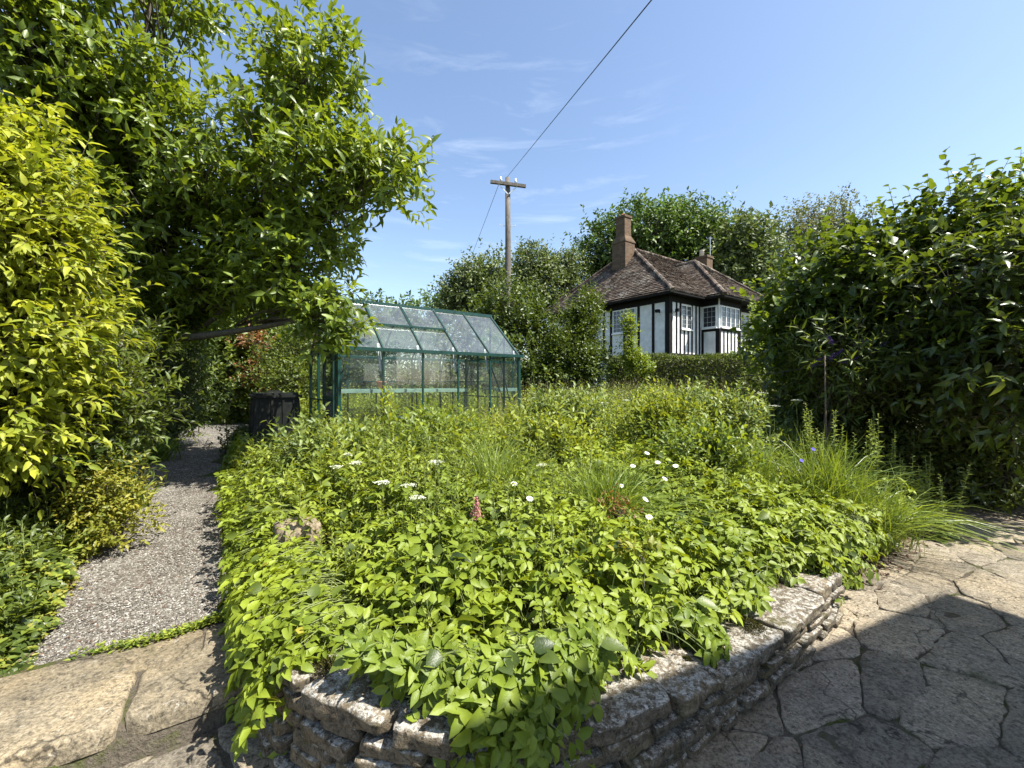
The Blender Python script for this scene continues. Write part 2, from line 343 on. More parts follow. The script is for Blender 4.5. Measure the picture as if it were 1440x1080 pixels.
class Geo:
    def __init__(s): s.V = []; s.L = []; s.F = []; s.T = []; s.n = 0
    def add(s, V, loops, tot, tint=0.5):
        s.V.append(np.asarray(V, float)); s.L.append(np.asarray(loops)+s.n); s.F.append(np.asarray(tot))
        s.T.append(np.broadcast_to(tint, (len(V),))); s.n += len(V)
    def tubes(s, paths, radii, sides=5): s.add(*tubes_arr(paths, radii, sides))
    def tube(s, pts, r, sides=6):
        pts = np.array(pts, float)
        r = np.broadcast_to(r, (len(pts),)) if np.ndim(r) == 0 else np.array(r)
        s.add(*tubes_arr(pts[None], r[None], sides))
    def faces(s, V, faces, tint=0.5):
        s.add(V, [i for f in faces for i in f], [len(f) for f in faces], tint)
    def box(s, x0, x1, y0, y1, z0, z1, tint=0.5):
        V = [(x, y, z) for z in (z0, z1) for y in (y0, y1) for x in (x0, x1)]
        s.faces(V, [(0, 2, 3, 1), (4, 5, 7, 6), (0, 1, 5, 4), (2, 6, 7, 3), (0, 4, 6, 2), (1, 3, 7, 5)], tint)
    def bar(s, p, q, w, h=None, up=(0, 0, 1)):
        h = h or w; p = Vector(p); q = Vector(q); d = (q-p).normalized(); up = Vector(up)
        if abs(d.dot(up)) > .98: up = Vector((1, 0, 0))
        sx_ = d.cross(up).normalized()*w/2; sz = sx_.cross(d).normalized()*h/2
        V = [tuple(e + i*sx_ + j*sz) for e in (p, q) for j in (-1, 1) for i in (-1, 1)]
        s.faces(V, [(0, 2, 3, 1), (4, 5, 7, 6), (0, 1, 5, 4), (2, 6, 7, 3), (0, 4, 6, 2), (1, 3, 7, 5)])
    def build(s, name, mat, parent=None, smooth=False, origin=(0, 0, 0)):
        return mesh_np(name, np.concatenate(s.V)-np.array(origin), np.concatenate(s.L), np.concatenate(s.F), mat, parent, np.concatenate(s.T), smooth)

def bez(p, q, k, rng, bend=0.15, up=0.0):
    """n curved paths p->q with k points"""
    p = np.asarray(p, float); q = np.asarray(q, float); L = np.linalg.norm(q-p, axis=-1, keepdims=True)
    m = (p+q)/2 + rng.normal(size=p.shape)*L*bend + np.array([0, 0, 1.])*L*up
    t = np.linspace(0, 1, k)[None, :, None]
    return p[:, None]*(1-t)**2 + 2*m[:, None]*t*(1-t) + q[:, None]*t**2

def foliage(clusters, rng, nsub, nshoot, nleaf, ll, lw, shoot=0.25, spread=0.18, upb=0.35, out=0.8, alpha=60, droop=0.2, shell=0.45, tmpl=T_MID, flat=0.6, zmin=None, sil=1.0, jit=0.35):
    """clusters (cx,cy,cz,rx,ry,rz[,weight]); returns Leaves, list of sub-clump centres per cluster, shoots"""
    LV = Leaves(tmpl); subs = []; shs = []
    for c in clusters:
        cx, cy, cz, rx, ry, rz = c[:6]; w = c[6] if len(c) > 6 else 1.0
        n = max(3, int(nsub*w))
        d = nrm(rng.normal(size=(n, 3))); r = shell + (1-shell)*rng.random((n, 1))**0.6
        r *= 1 + rng.normal(size=(n, 1))*0.07*sil; r *= np.where(rng.random((n, 1)) < .12*sil, 1.12, 1)
        C = np.array([cx, cy, cz]); Rr = np.array([rx, ry, rz])
        sc = C + d*r*Rr
        if zmin is not None: sc[:, 2] = np.maximum(sc[:, 2], zmin + rng.random(n)*.15)
        o = nrm(d*Rr[None]/max(rx, ry, rz)*1.0 + 1e-6)
        subs.append(sc)
        m = n*nshoot
        sp = np.repeat(sc, nshoot, 0) + rng.normal(size=(m, 3))*spread*np.array([1, 1, .75])
        so = np.repeat(o, nshoot, 0)
        sdir = nrm(so*out + np.array([0, 0, 1.])*upb + rng.normal(size=(m, 3))*0.45)
        st = np.repeat(rng.random(n)*.5, nshoot) + rng.random(m)*.25
        slen = shoot*(0.6+0.8*rng.random(m))
        shs.append((sp, sp+sdir*slen[:, None]))
        e1 = nrm(np.cross(sdir, np.array([.2, .3, .93]) + rng.normal(size=(m, 3))*.1)); e2 = np.cross(sdir, e1)
        for k in range(nleaf):
            f = (k+.6)/nleaf; az = k*2.4 + rng.random(m)*.8
            rad = np.cos(az)[:, None]*e1 + np.sin(az)[:, None]*e2
            al = np.radians(alpha*(1.15-.55*f) + rng.normal(size=m)*10)[:, None]
            D = sdir*np.cos(al) + rad*np.sin(al)
            D = nrm(D + rng.normal(size=(m, 3))*.15)
            Nn = sdir*(1-flat) + np.array([0, 0, 1.])*flat + rng.normal(size=(m, 3))*jit
            sz = (0.65+.6*rng.random(m))*(0.8+.25*np.sin(f*3.0))
            LV.add(sp + sdir*(slen*f)[:, None], D, Nn, ll*sz, lw*sz, st + rng.random(m)*.28, droop*(0.4+1.2*rng.random(m)))
    return LV, subs, shs

def skeleton(root, clusters, subs, rng, r0=0.12, fork=None, mat='bark', parent=None, name='trunk', twig=0.012, sides=7, shs=None, shoot_r=0.0, stems=1, maxsub=120):
    g = Geo(); root = np.array(root, float)
    fork = np.array(fork if fork is not None else root + np.array([0, 0, 1.0]))
    k = 7
    t = bez(root[None], fork[None], k, rng, .05)
    g.tubes(t, np.linspace(r0*1.25, r0*.85, k)[None], 10)
    for c, sc in zip(clusters, subs):
        C = np.array(c[:3]); 
        g.tubes(bez(fork[None], C[None], 9, rng, .10, .08), np.linspace(r0*.75, r0*.22, 9)[None], sides)
        sc = sc[:maxsub]
        f = rng.random((len(sc), 1))*.5+.5
        st = fork + (C-fork)*f
        g.tubes(bez(st, sc, 5, rng, .12, .06), np.tile(np.linspace(twig*1.8, twig*.5, 5), (len(sc), 1)), 4)
    if shs is not None and shoot_r > 0:
        for a, b in shs:
            g.tubes(np.stack([a, (a+b)/2, b], 1), np.tile([shoot_r, shoot_r*.8, shoot_r*.4], (len(a), 1)), 3)
    return g.build(name, mat, parent, True)

def plant(name, label, cat, base, clusters, seed, mat, group=None, crown='crown', r0=0.05, fork=None, twig=.006, shoot_r=0, **kw):
    rng = np.random.default_rng(seed)
    e = empty(name, base, 0, label, cat, group)
    LV, subs, shs = foliage(clusters, rng, **kw)
    o = LV.build(crown, mat, e, base)
    b = np.array(base)
    s = skeleton(b*0, [tuple(np.array(c[:3])-b)+tuple(c[3:]) for c in clusters], [x-b for x in subs], rng, r0,
                 None if fork is None else np.array(fork)-b, parent=e, twig=twig, name='trunk' if cat == 'tree' else 'stems',
                 shs=[(p-b, q-b) for p, q in shs] if shoot_r else None, shoot_r=shoot_r)
    return e

def smooth(t): t = np.clip(t, 0, 1); return t*t*(3-2*t)
def nz2(x, y, s, seed=0.0): return noise.noise(Vector((x*s, y*s, seed)))

# ------------------------------------------------------------------ setting: ground, patio, steps, gravel, soil
def path_z(b): return 0.13 + 0.045*min(max(b-3.0, 0), 8.5)
def path_a(b): return 0.0 if b < 8 else 0.06*(b-8)**1.6
def ground_z(x, y):
    a, b = to_ab(x, y)
    left = -0.06 if b < 2.33 else (-0.06+(b-2.33)/.35*.14 if b < 2.68 else 0)
    if b >= 2.68: left = 0.08 + 0.045*min(b-2.68, 8.5)
    right = -0.05 if b < 1.12 else min(-0.05 + (b-1.12)*.09, 0.45)
    w = float(smooth((a-.3)/.4)); z = left*(1-w)+right*w
    d = abs(a - .0 + .22 - path_a(b))
    if d > .75 and b > 2.7: z += 0.05*nz2(x, y, 1.3) + .03*min(d-.75, 1)
    return z
def grid(name, xs, ys, zf, mat, kind='structure', rot=False, smoothf=True):
    V = []
    for y in ys:
        for x in xs:
            X, Y = ab(x, y) if rot else (x, y)
            V.append((X, Y, zf(x, y)))
    nx = len(xs); F = [(j*nx+i, j*nx+i+1, (j+1)*nx+i+1, (j+1)*nx+i) for j in range(len(ys)-1) for i in range(nx-1)]
    o = mesh_np(name, V, [i for f in F for i in f], [4]*len(F), mat, smooth=smoothf)
    return tag(o, kind=kind)
def warp(n, R0, R1):
    t = np.linspace(-1, 1, n); s = np.sinh(t*6)/np.sinh(6); return list(t*R0*1.0 + s*(R1-R0))
grid('ground', warp(161, 14, 900), warp(161, 14, 900), ground_z, 'ground')

rngp = random.Random(5)
def clip(poly, nx, ny, c):
    out = []
    for i in range(len(poly)):
        p, q = poly[i], poly[(i+1) % len(poly)]
        dp = p[0]*nx+p[1]*ny-c; dq = q[0]*nx+q[1]*ny-c
        if dp <= 0: out.append(p)
        if (dp < 0) != (dq < 0) and dp != dq:
            t = dp/(dp-dq); out.append((p[0]+(q[0]-p[0])*t, p[1]+(q[1]-p[1])*t))
    return out
def flag_poly(g, poly, z0, z1, gap, tint, rough=0.03, seed=0, bev=.012, conv=ab):
    """a slab of stone with ragged edge; poly in a,b"""
    cx = sum(p[0] for p in poly)/len(poly); cy = sum(p[1] for p in poly)/len(poly)
    pts = []
    for i in range(len(poly)):
        p, q = poly[i], poly[(i+1) % len(poly)]
        L = math.hypot(q[0]-p[0], q[1]-p[1]); n = max(1, int(L/.045))
        for k in range(n):
            t = k/n; pts.append((p[0]+(q[0]-p[0])*t, p[1]+(q[1]-p[1])*t))
    # corner rounding
    for _ in range(1):
        pts = [((pts[i-1][0]+2*pts[i][0]+pts[(i+1) % len(pts)][0])/4, (pts[i-1][1]+2*pts[i][1]+pts[(i+1) % len(pts)][1])/4) for i in range(len(pts))]
    out = []
    for (x, y) in pts:
        d = math.hypot(x-cx, y-cy) or 1e-6
        o = gap + rough*(noise.noise(Vector((x*7, y*7, seed))) + .6*noise.noise(Vector((x*25, y*25, seed+3))))
        o = min(o, d*.8); out.append((x-(x-cx)/d*o, y-(y-cy)/d*o, d))
    n = len(out)
    if n < 6: return
    rings = []
    for (shr, z) in ((0, z0), (0, z1-bev*1.2), (bev*.6, z1-bev*.3), (bev*1.8, z1)):
        rings.append([(*conv(x-(x-cx)/d*shr, y-(y-cy)/d*shr), z + .5*shr*noise.noise(Vector((x*14, y*14, 2)))) for x, y, d in out])
    mid = [(*conv(cx+(x-cx)*.5, cy+(y-cy)*.5), z1 + .006*noise.noise(Vector((x*4, y*4, seed)))) for x, y, d in out]
    rings.append(mid)
    V = [v for r in rings for v in r] + [(*conv(cx, cy), z1)]
    F = []
    for r in range(len(rings)-1):
        for i in range(n): F.append((r*n+i, r*n+(i+1) % n, (r+1)*n+(i+1) % n, (r+1)*n+i))
    for i in range(n): F.append(((len(rings)-1)*n+i, (len(rings)-1)*n+(i+1) % n, len(V)-1))
    g.faces(V, F, tint)

def voronoi(seeds, box, scale=(1, 1)):
    cells = []
    for i, s in enumerate(seeds):
        poly = [(box[0], box[2]), (box[1], box[2]), (box[1], box[3]), (box[0], box[3])]
        for j, t in enumerate(seeds):
            if i == j: continue
            dx, dy = t[0]-s[0], t[1]-s[1]
            if dx*dx*scale[0] + dy*dy*scale[1] > 6: continue
            nx, ny = dx*scale[0], dy*scale[1]
            poly = clip(poly, nx, ny, nx*(s[0]+t[0])/2+ny*(s[1]+t[1])/2)
            if len(poly) < 3: break
        if len(poly) >= 3: cells.append((s, poly))
    return cells
# crazy paving
seeds = []; tries = 0
while len(seeds) < 460 and tries < 26000:
    tries += 1; s = (rngp.uniform(-3.2, 9.0), rngp.uniform(-3.6, 2.3))
    md = rngp.choice([.14, .26, .38, .52])
    if all(((s[0]-t[0])*.66)**2+((s[1]-t[1])*1.3)**2 > (md*.6+.4*t[2])**2 for t in seeds): seeds.append((s[0], s[1], md))
g = Geo()
for (s, poly) in voronoi(seeds, (-3.4, 9.2, -3.8, 2.26), (.55, 1.6)):
    if s[0] > 3.2: poly = clip(poly, 0, 1, 1.13)
    if s[0] > .5 and len(poly) >= 3 and min(p[1] for p in poly) > 1.15: continue
    if len(poly) < 3: continue
    flag_poly(g, poly, -.05, rngp.uniform(-.005, .007), rngp.uniform(-.001, .006), rngp.random(), .030, rngp.random()*50, .005)
tag(g.build('patio', 'paving', smooth=True), kind='structure')
g = Geo()
V = []; xs = np.linspace(-3.6, 9.4, 105); ys = np.linspace(-4, 2.27, 60)
F = []
for j, y in enumerate(ys):
    for x in xs: V.append((*ab(x, y), -.008 + .007*noise.noise(Vector((x*9, y*9, 1)))))
nx = len(xs)
for j in range(len(ys)-1):
    for i in range(nx-1):
        if xs[i] > 3.3 and ys[j+1] > 1.16: continue
        F.append((j*nx+i, j*nx+i+1, (j+1)*nx+i+1, (j+1)*nx+i))
g.faces(V, F); tag(g.build('paving_joints', 'joint', smooth=True), kind='structure')

# step: upper landing of big slabs, mossy riser
g = Geo()
flag_poly(g, [(-3.3, 2.36), (-2.05, 2.34), (-1.9, 2.97), (-3.3, 3.02)], .06, .150, .002, .4, .010, 3)
flag_poly(g, [(-2.05, 2.33), (-1.02, 2.31), (-.95, 2.70), (-1.93, 2.76)], .06, .152, .002, .8, .010, 5)
flag_poly(g, [(-1.94, 2.76), (-.95, 2.71), (.0, 2.66), (.02, 2.93), (-1.0, 3.0), (-1.9, 3.0)], .06, .147, .002, .25, .010, 6)
flag_poly(g, [(-1.01, 2.31), (-.27, 2.30), (-.24, 2.67), (-.95, 2.70)], .06, .154, .002, 1.0, .012, 7)
flag_poly(g, [(-.26, 2.30), (.32, 2.29), (.34, 2.92), (.02, 2.92), (-.0, 2.66), (-.23, 2.67)], .06, .150, .002, .6, .010, 8)
tag(g.build('stone_step', 'slab', smooth=True), kind='structure')
g = Geo()
V = []; n = 120
for r, (bb, zz) in enumerate(((2.27, -.03), (2.285, .02), (2.30, .05), (2.315, .085), (2.34, .125), (2.40, .135), (2.7, .138), (3.02, .138))):
    for i in range(n):
        a_ = -3.4+3.8*i/(n-1); V.append((*ab(a_, bb + .018*noise.noise(Vector((a_*9, r*1.3, 0)))-.0), zz+.012*noise.noise(Vector((a_*14, r, 5)))))
F = [(r*n+i, r*n+i+1, (r+1)*n+i+1, (r+1)*n+i) for r in range(7) for i in range(n-1)]
g.faces(V, F); tag(g.build('step_riser', 'joint', smooth=True), kind='structure')

# gravel path
bs = np.concatenate([np.linspace(2.93, 6, 60), np.linspace(6.1, 17, 60)]); g = Geo(); V = []; m = 24
for b_ in bs:
    wl = -.78 + path_a(b_) + .07*nz2(b_, 0, 1.7); wr = .32 + path_a(b_) + .04*nz2(b_, 5, 2)
    for i in range(m):
        a_ = wl + (wr-wl)*i/(m-1); e_ = abs(i/(m-1)*2-1)
        V.append((*ab(a_, b_), path_z(b_) - .035*e_**6 + .012*nz2(a_, b_, 3)+.006*nz2(a_, b_, 14)))
F = [(j*m+i, j*m+i+1, (j+1)*m+i+1, (j+1)*m+i) for j in range(len(bs)-1) for i in range(m-1)]
g.faces(V, F); tag(g.build('gravel_path', 'gravel', smooth=True), kind='structure')
rg = np.random.default_rng(11)
n = 26000; bb = 2.95 + 4.4*rg.random(n)**1.5; aa = -.80 + 1.12*rg.random(n)
oct_ = np.array([(1, 0, 0), (0, 1, 0), (-1, 0, 0), (0, -1, 0), (0, 0, .8), (0, 0, -.8)]); of = [(0, 1, 4), (1, 2, 4), (2, 3, 4), (3, 0, 4), (1, 0, 5), (2, 1, 5), (3, 2, 5), (0, 3, 5)]
P = np.array([(*ab(a_, b_), path_z(b_)+.002 - .035*abs((a_+.24)/.56)**6) for a_, b_ in zip(aa, bb)])
sz = .0028+.0042*rg.random(n)**2; an = rg.random(n)*6.28; st = .6+.8*rg.random((n, 3))
v = oct_[None]*st[:, None]*sz[:, None, None]*(1+.25*rg.normal(size=(n, 6, 3)))
ca, sa = np.cos(an)[:, None], np.sin(an)[:, None]
v = np.stack([v[..., 0]*ca-v[..., 1]*sa, v[..., 0]*sa+v[..., 1]*ca, v[..., 2]], -1)
vv = (P[:, None]+v).reshape(-1, 3); fl = np.array(of).ravel()
o = mesh_np('loose_gravel', vv, (np.arange(n)[:, None]*6+fl[None]).ravel(), np.full(n*8, 3), 'pebble', tint=np.repeat(rg.random(n), 6), smooth=False)
tag(o, 'loose grey gravel chippings on the garden path', 'gravel', kind='stuff')

# planting bed soil
def bfront(a): return 1.03 + (.80*max(0, (1.25-a)/.97)**2.3 if a < 1.25 else 0)
def soil_z(a, b):
    z = .24 + .34*(1-math.exp(-max(0, b-1)/3.0)) + .02*noise.noise(Vector((a*3, b*3, 0)))
    if a < 1.0: z -= .10*(1-(a-.3)/.7)
    if a > 3.4: z -= .22*float(smooth((a-3.4)/.8))*float(1-smooth((b-1.0)/1.4))
    if a > 4.4: z -= .08*float(smooth((b-1.0)/1.4))*min(1, (a-4.4))
    return z
xs = list(np.linspace(.30, 7.2, 90)); rows = np.linspace(0, 1, 60)
V = []
for t in rows:
    for a_ in xs:
        b_ = bfront(a_)+.05 + (8.3-bfront(a_))*t**1.4; V.append((*ab(a_, b_), soil_z(a_, b_) if 0 < t < 1 else soil_z(a_, b_)-.2))
nx = len(xs); F = [(j*nx+i, j*nx+i+1, (j+1)*nx+i+1, (j+1)*nx+i) for j in range(59) for i in range(nx-1)]
tag(mesh_np('bed_soil', V, [i for f in F for i in f], [4]*len(F), 'soil'), kind='structure')

# ------------------------------------------------------------------ dry stone retaining wall
wp = [(.30, 3.0), (.28, 2.4), (.30, 2.0), (.40, 1.68), (.60, 1.38), (.86, 1.17), (1.25, 1.06), (1.9, 1.02), (2.6, 1.02), (3.36, 1.06)]
wp = [Vector((*ab(*p), 0)) for p in wp]
def resample(pts, step):
    fine = []
    for i in range(len(pts)-1):
        p0 = pts[max(i-1, 0)]; p1 = pts[i]; p2 = pts[i+1]; p3 = pts[min(i+2, len(pts)-1)]
        for k in range(20):
            t = k/20; fine.append(0.5*((2*p1)+(-p0+p2)*t+(2*p0-5*p1+4*p2-p3)*t*t+(-p0+3*p1-3*p2+p3)*t**3))
    fine.append(pts[-1]); L = [0]
    for i in range(1, len(fine)): L.append(L[-1]+(fine[i]-fine[i-1]).length)
    return fine, L
fine, LL = resample(wp, .05)
def wall_at(s):
    for i in range(1, len(LL)):
        if LL[i] >= s or i == len(LL)-1:
            t = (s-LL[i-1])/(LL[i]-LL[i-1]); d = (fine[i]-fine[i-1]).normalized(); return fine[i-1].lerp(fine[i], t), d
def make_cube(n=5):
    idx = {}; V = []; F = []
    def vid(p):
        k = tuple(round(c*1000) for c in p)
        if k not in idx: idx[k] = len(V); V.append(p)
        return idx[k]
    ls = [-1+2*i/n for i in range(n+1)]
    for ax in range(3):
        for sgn in (-1, 1):
            for i in range(n):
                for j in range(n):
                    q = []
                    for (u_, v_) in ((ls[i], ls[j]), (ls[i+1], ls[j]), (ls[i+1], ls[j+1]), (ls[i], ls[j+1])):
                        p = [0, 0, 0]; p[ax] = sgn; p[(ax+1) % 3] = u_; p[(ax+2) % 3] = v_; q.append(vid(tuple(p)))
                    F.append(tuple(q if sgn > 0 else q[::-1]))
    return V, F
CV, CF = make_cube(9)
def stone(g, c, d, l, w, h, seed, rnd=.55, rough=.10):
    """rounded rough block centred at c, long axis d"""
    d = d.normalized(); side = Vector((-d.y, d.x, 0)); up = Vector((0, 0, 1)); VV = []
    for p in CV:
        v = Vector(p); k = (abs(v.x)**12+abs(v.y)**12+abs(v.z)**12)**(1/12); sp = v.normalized()*1.25
        v = (v/k).lerp(sp, rnd*.35)
        q = Vector((v.x*l/2, v.y*w/2, v.z*h/2))
        wv = Vector((q.x*7+seed*3.1, q.y*7, q.z*7)); a_ = noise.noise_vector(wv)*rough*.45*min(l, w, .3) + noise.noise_vector(wv*3.3)*rough*.30*min(l, w, .3)
        q += Vector((a_.x, a_.y, a_.z*.7)); VV.append(tuple(c + d*q.x + side*q.y + up*q.z))
    g.faces(VV, CF, (seed*.37) % 1)
WE = empty('retaining_wall', tuple(wall_at(2.0)[0]), 0, 'low curved dry stone wall with pale lichened coping holding up the planting bed', 'wall')
off = WE.location.copy()
gs = Geo(); gc = Geo(); total = LL[-1]
def wall_h(s): return .40 - .13*float(smooth((s-1.3)/2.0))
for c_ in range(5):
    s = 0.0 + .07*c_
    while s < total-.05:
        l = rngp.uniform(.13, .34); l = min(l, total-s)
        p, d = wall_at(s+l/2); H = wall_h(s+l/2)-.065; hh = H/5
        out_ = Vector((d.y, -d.x, 0))
        if l > .06: stone(gs, p-off + out_*rngp.uniform(-.035, .02) + Vector((0, 0, hh*(c_+.5))), d+Vector((rngp.uniform(-.08,.08), rngp.uniform(-.08,.08), 0)), l*.94, rngp.uniform(.16, .2), hh*rngp.uniform(.80, .95), rngp.random()*90, .10, .17)
        s += l
s = 0.0
while s < total-.08:
    l = rngp.uniform(.14, .40); l = min(l, total-s)
    p, d = wall_at(s+l/2); d = (wall_at(min(s+l, total-.001))[0]-wall_at(s+.001)[0]).normalized()
    stone(gc, p-off + Vector((-d.y, d.x, 0))*.04 + Vector((0, 0, wall_h(s+l/2)-.033+rngp.uniform(-.008, .008))), d, l*.97, rngp.uniform(.23, .31), rngp.uniform(.055, .075), rngp.random()*90, .04, .16)
    s += l
gs.build('masonry', 'wallstone', WE, True); gc.build('coping', 'wallstone', WE, True)
g = Geo(); V = []; n = 60                                 # earth packed behind the stones
for i in range(n):
    p, d = wall_at(total*i/(n-1)*.995+.001); q = p-off; o_ = Vector((-d.y, d.x, 0))
    for (w_, z_) in ((-.02, -.02), (-.02, wall_h(total*i/n)-.07), (.16, wall_h(total*i/n)-.07)):
        V.append(tuple(q+o_*w_+Vector((0, 0, z_))))
F = [(i*3+k, (i+1)*3+k, (i+1)*3+k+1, i*3+k+1) for i in range(n-1) for k in range(2)]
g.faces(V, F); g.build('earth_core', 'soil', WE, True)
rg = np.random.default_rng(3); LV = Leaves(T_LO)       # moss cushions on the coping
for (s_, r_) in ((2.05, .085), (2.2, .05), (1.25, .05), (3.45, .06), (4.5, .06), (.8, .05), (2.9, .04)):
    p, d = wall_at(s_); n = int(2600*(r_/.08)**2); q = rg.normal(size=(n, 3))*np.array([r_*.55, r_*.55, 0]); c = np.array(p-off+Vector((-d.y, d.x, 0))*.03+Vector((0, 0, wall_h(s_)-.005)))
    q[:, 2] = .028*np.exp(-(q[:, 0]**2+q[:, 1]**2)/(r_*.6)**2)+rg.random(n)*.006
    LV.add(c+q, rg.normal(size=(n, 3))*.6+np.array([0, 0, .8]), rg.normal(size=(n, 3)), .010, .004, rg.random(n))
LV.build('moss', 'moss', WE)

# square block by the path
g = Geo(); p = at(418, 740, 2.85)
stone(g, Vector((0, 0, .26)), Vector((CA, SA, 0)), .27, .24, .66, 4.4, .03, .07)
o = g.build('stone_block', 'blockstone', smooth=True); o.location = (p[0], p[1], 0.0)
tag(o, 'upright squared stone block poking out of the leaves beside the gravel path', 'stone')

# ------------------------------------------------------------------ the house we stand beside (behind the camera, casts the patio shade)
A0 = (Vector((-.60, 1.35, 0)), Vector((3.12, 3.07, 0)))   # where its eaves' shadow falls on the patio
eh = 4.9
o_ = SD*(eh/SD.z); P0 = A0[0]+o_; P1 = A0[1]+o_
dd = (P1-P0); Lh = math.hypot(dd.x, dd.y); ang = math.atan2(dd.y, dd.x)
HB = empty('garden_house', (P0.x, P0.y, 0), ang, 'white rendered house with tiled roof standing behind the viewer beside the patio', 'house')
g = Geo(); g.box(.35, Lh-.35, -6.35, -.35, -.1, eh-.05); g.build('wall', 'white', HB)
g = Geo(); V = [(0, 0, eh), (Lh, 0, eh), (Lh, -6.7, eh), (0, -6.7, eh), (1.6, -3.35, eh+1.2), (Lh-1.6, -3.35, eh+1.2)]
g.faces(V, [(0, 1, 5, 4), (1, 2, 5), (2, 3, 4, 5), (3, 0, 4), (3, 2, 1, 0)]); g.build('roof', 'tiles', HB)
g = Geo()
g.box(1.2, 2.6, -.37, -.32, .9, 2.1); fr = g.build('window', 'whitepaint', HB)
g = Geo(); g.box(1.27, 1.87, -.34, -.31, .97, 2.03); g.box(1.93, 2.53, -.34, -.31, .97, 2.03); g.build('pane', 'winglass', fr)

# ------------------------------------------------------------------ greenhouse
gx, gy = ab(1.53, 6.16); GZ = .45
GH = empty('greenhouse', (gx, gy, GZ), GR, 'green framed glass greenhouse behind the planting bed with two roof vents', 'greenhouse')
EH, RH, GW, GL = 1.55, 2.38, 1.9, 3.1
gf = Geo(); bay = GL/5
for i in range(6):
    x = i*bay; w = .045 if i in (0, 5) else .026
    gf.bar((x, 0, 0), (x, 0, EH), w, w); gf.bar((x, GW, 0), (x, GW, EH), w, w)
    gf.bar((x, -.01, EH), (x, GW/2, RH), .028 if i in (0, 5) else .022, .035); gf.bar((x, GW+.01, EH), (x, GW/2, RH), .022, .035)
gf.build('frame', 'greenpaint', GH)
g = Geo(); g.bar((-.03, GW/2, RH+.012), (GL+.03, GW/2, RH+.012), .05, .06); g.build('ridge', 'greenpaint', GH)
for y in (-.025, GW+.025):
    g = Geo(); g.bar((-.05, y, EH), (GL+.06, y, EH), .06, .05); g.build('gutter', 'greenpaint', GH)
g = Geo()
for y in (0, GW): g.bar((0, y, .02), (GL, y, .02), .05, .05)
for x in (0, GL): g.bar((x, 0, .02), (x, GW, .02), .05, .05)
g.build('base_rail', 'greenpaint', GH)
for x, dr in ((0, True), (GL, False)):
    g = Geo()
    for y in ((.62, 1.28) if dr else (.47, .95, 1.42)):
        zt = EH + (RH-EH)*(1-abs(y-GW/2)/(GW/2)); g.bar((x, y, 0), (x, y, zt-.02), .04 if dr else .024, .035)
    g.bar((x, 0, EH), (x, GW, EH), .025, .03); g.bar((x, 0, .8), (x, GW, .8), .02, .025)
    g.bar((x, 0.02, .1), (x, .6, EH-.05), .015, .022) if not dr else g.bar((x, .05, .05), (x, .6, .78), .015, .022)
    g.build('end_frame', 'greenpaint', GH)
g = Geo()                                            # sliding door
for (p, q) in (((-.05, .05, .05), (-.05, .05, 1.75)), ((-.05, .66, .05), (-.05, .66, 1.75)), ((-.05, .05, 1.75), (-.05, .66, 1.75)), ((-.05, .05, .06), (-.05, .66, .06)), ((-.05, .05, .85), (-.05, .66, .85))):
    g.bar(p, q, .035, .045)
dr = g.build('door', 'greenpaint', GH)
g = Geo(); g.box(-.052, -.048, .07, .64, .08, 1.73); g.build('pane', 'glass', dr)
for i in range(6):                                   # knee braces and wind braces
    x = i*bay
    for (y, s_) in ((0, 1), (GW, -1)):
        g = Geo(); g.bar((x, y, EH-.42), (x, y+s_*.22, EH+.17), .012, .024); g.build('brace', 'greenpaint', GH)
g = Geo()
g.bar((GL-.02, .04, .1), (GL-bay, .04, EH-.1), .012, .02); g.build('brace', 'greenpaint', GH); g = Geo(); g.bar((0.02, GW-.04, .1), (bay, GW-.04, EH-.1), .012, .02); g.build('brace', 'greenpaint', GH)
for zz in (.45, 1.1): g = Geo(); g.bar((0, GW, zz), (GL, GW, zz), .012, .016); g.build('brace', 'greenpaint', GH)
for i in range(1, 6):
    x = i*bay-.03; g = Geo(); g.bar((x, .03, EH-.30), (x-.02, .10, EH+.10), .010, .03); g.build('aluminium_brace', 'alu', GH)
def pane(V, par=None, mt='glass'):
    g_ = Geo(); n_ = Vector(np.cross(np.array(V[1])-np.array(V[0]), np.array(V[3 if len(V) > 3 else 2])-np.array(V[0]))).normalized()*.003
    k = len(V); VV = [tuple(Vector(v)) for v in V]
    g_.faces(VV, [tuple(range(k))]); return g_.build('pane', mt, par or GH)
for i in range(5):
    x0, x1 = i*bay+.014, (i+1)*bay-.014
    pane([(x0, 0, .05), (x1, 0, .05), (x1, 0, EH-.03), (x0, 0, EH-.03)])
    pane([(x0, GW, .05), (x1, GW, .05), (x1, GW, EH-.03), (x0, GW, EH-.03)])
    def rp(x, t, off_=0): return (x, t*GW/2, EH+(RH-EH)*t+off_)
    tt = .50 if i in (1, 2) else .97
    pane([rp(x0, .02), rp(x1, .02), rp(x1, tt), rp(x0, tt)], mt='glassroof')
    pane([(x0, GW-.02, EH+.02), (x1, GW-.02, EH+.02), (x1, GW/2+.02, RH-.02), (x0, GW/2+.02, RH-.02)], mt='glassroof')
    if i in (1, 2):
        g = Geo(); lo, hi = .47, .98
        a_, b_, c_, d_ = rp(x0-.01, lo, .045), rp(x1+.01, lo, .045), rp(x1+.01, hi, .02), rp(x0-.01, hi, .02)
        for (p, q) in ((a_, b_), (b_, c_), (c_, d_), (d_, a_)): g.bar(p, q, .028, .03)
        vf = g.build('roof_vent', 'greenpaint', GH); pane([a_, b_, c_, d_], vf, 'glassroof')
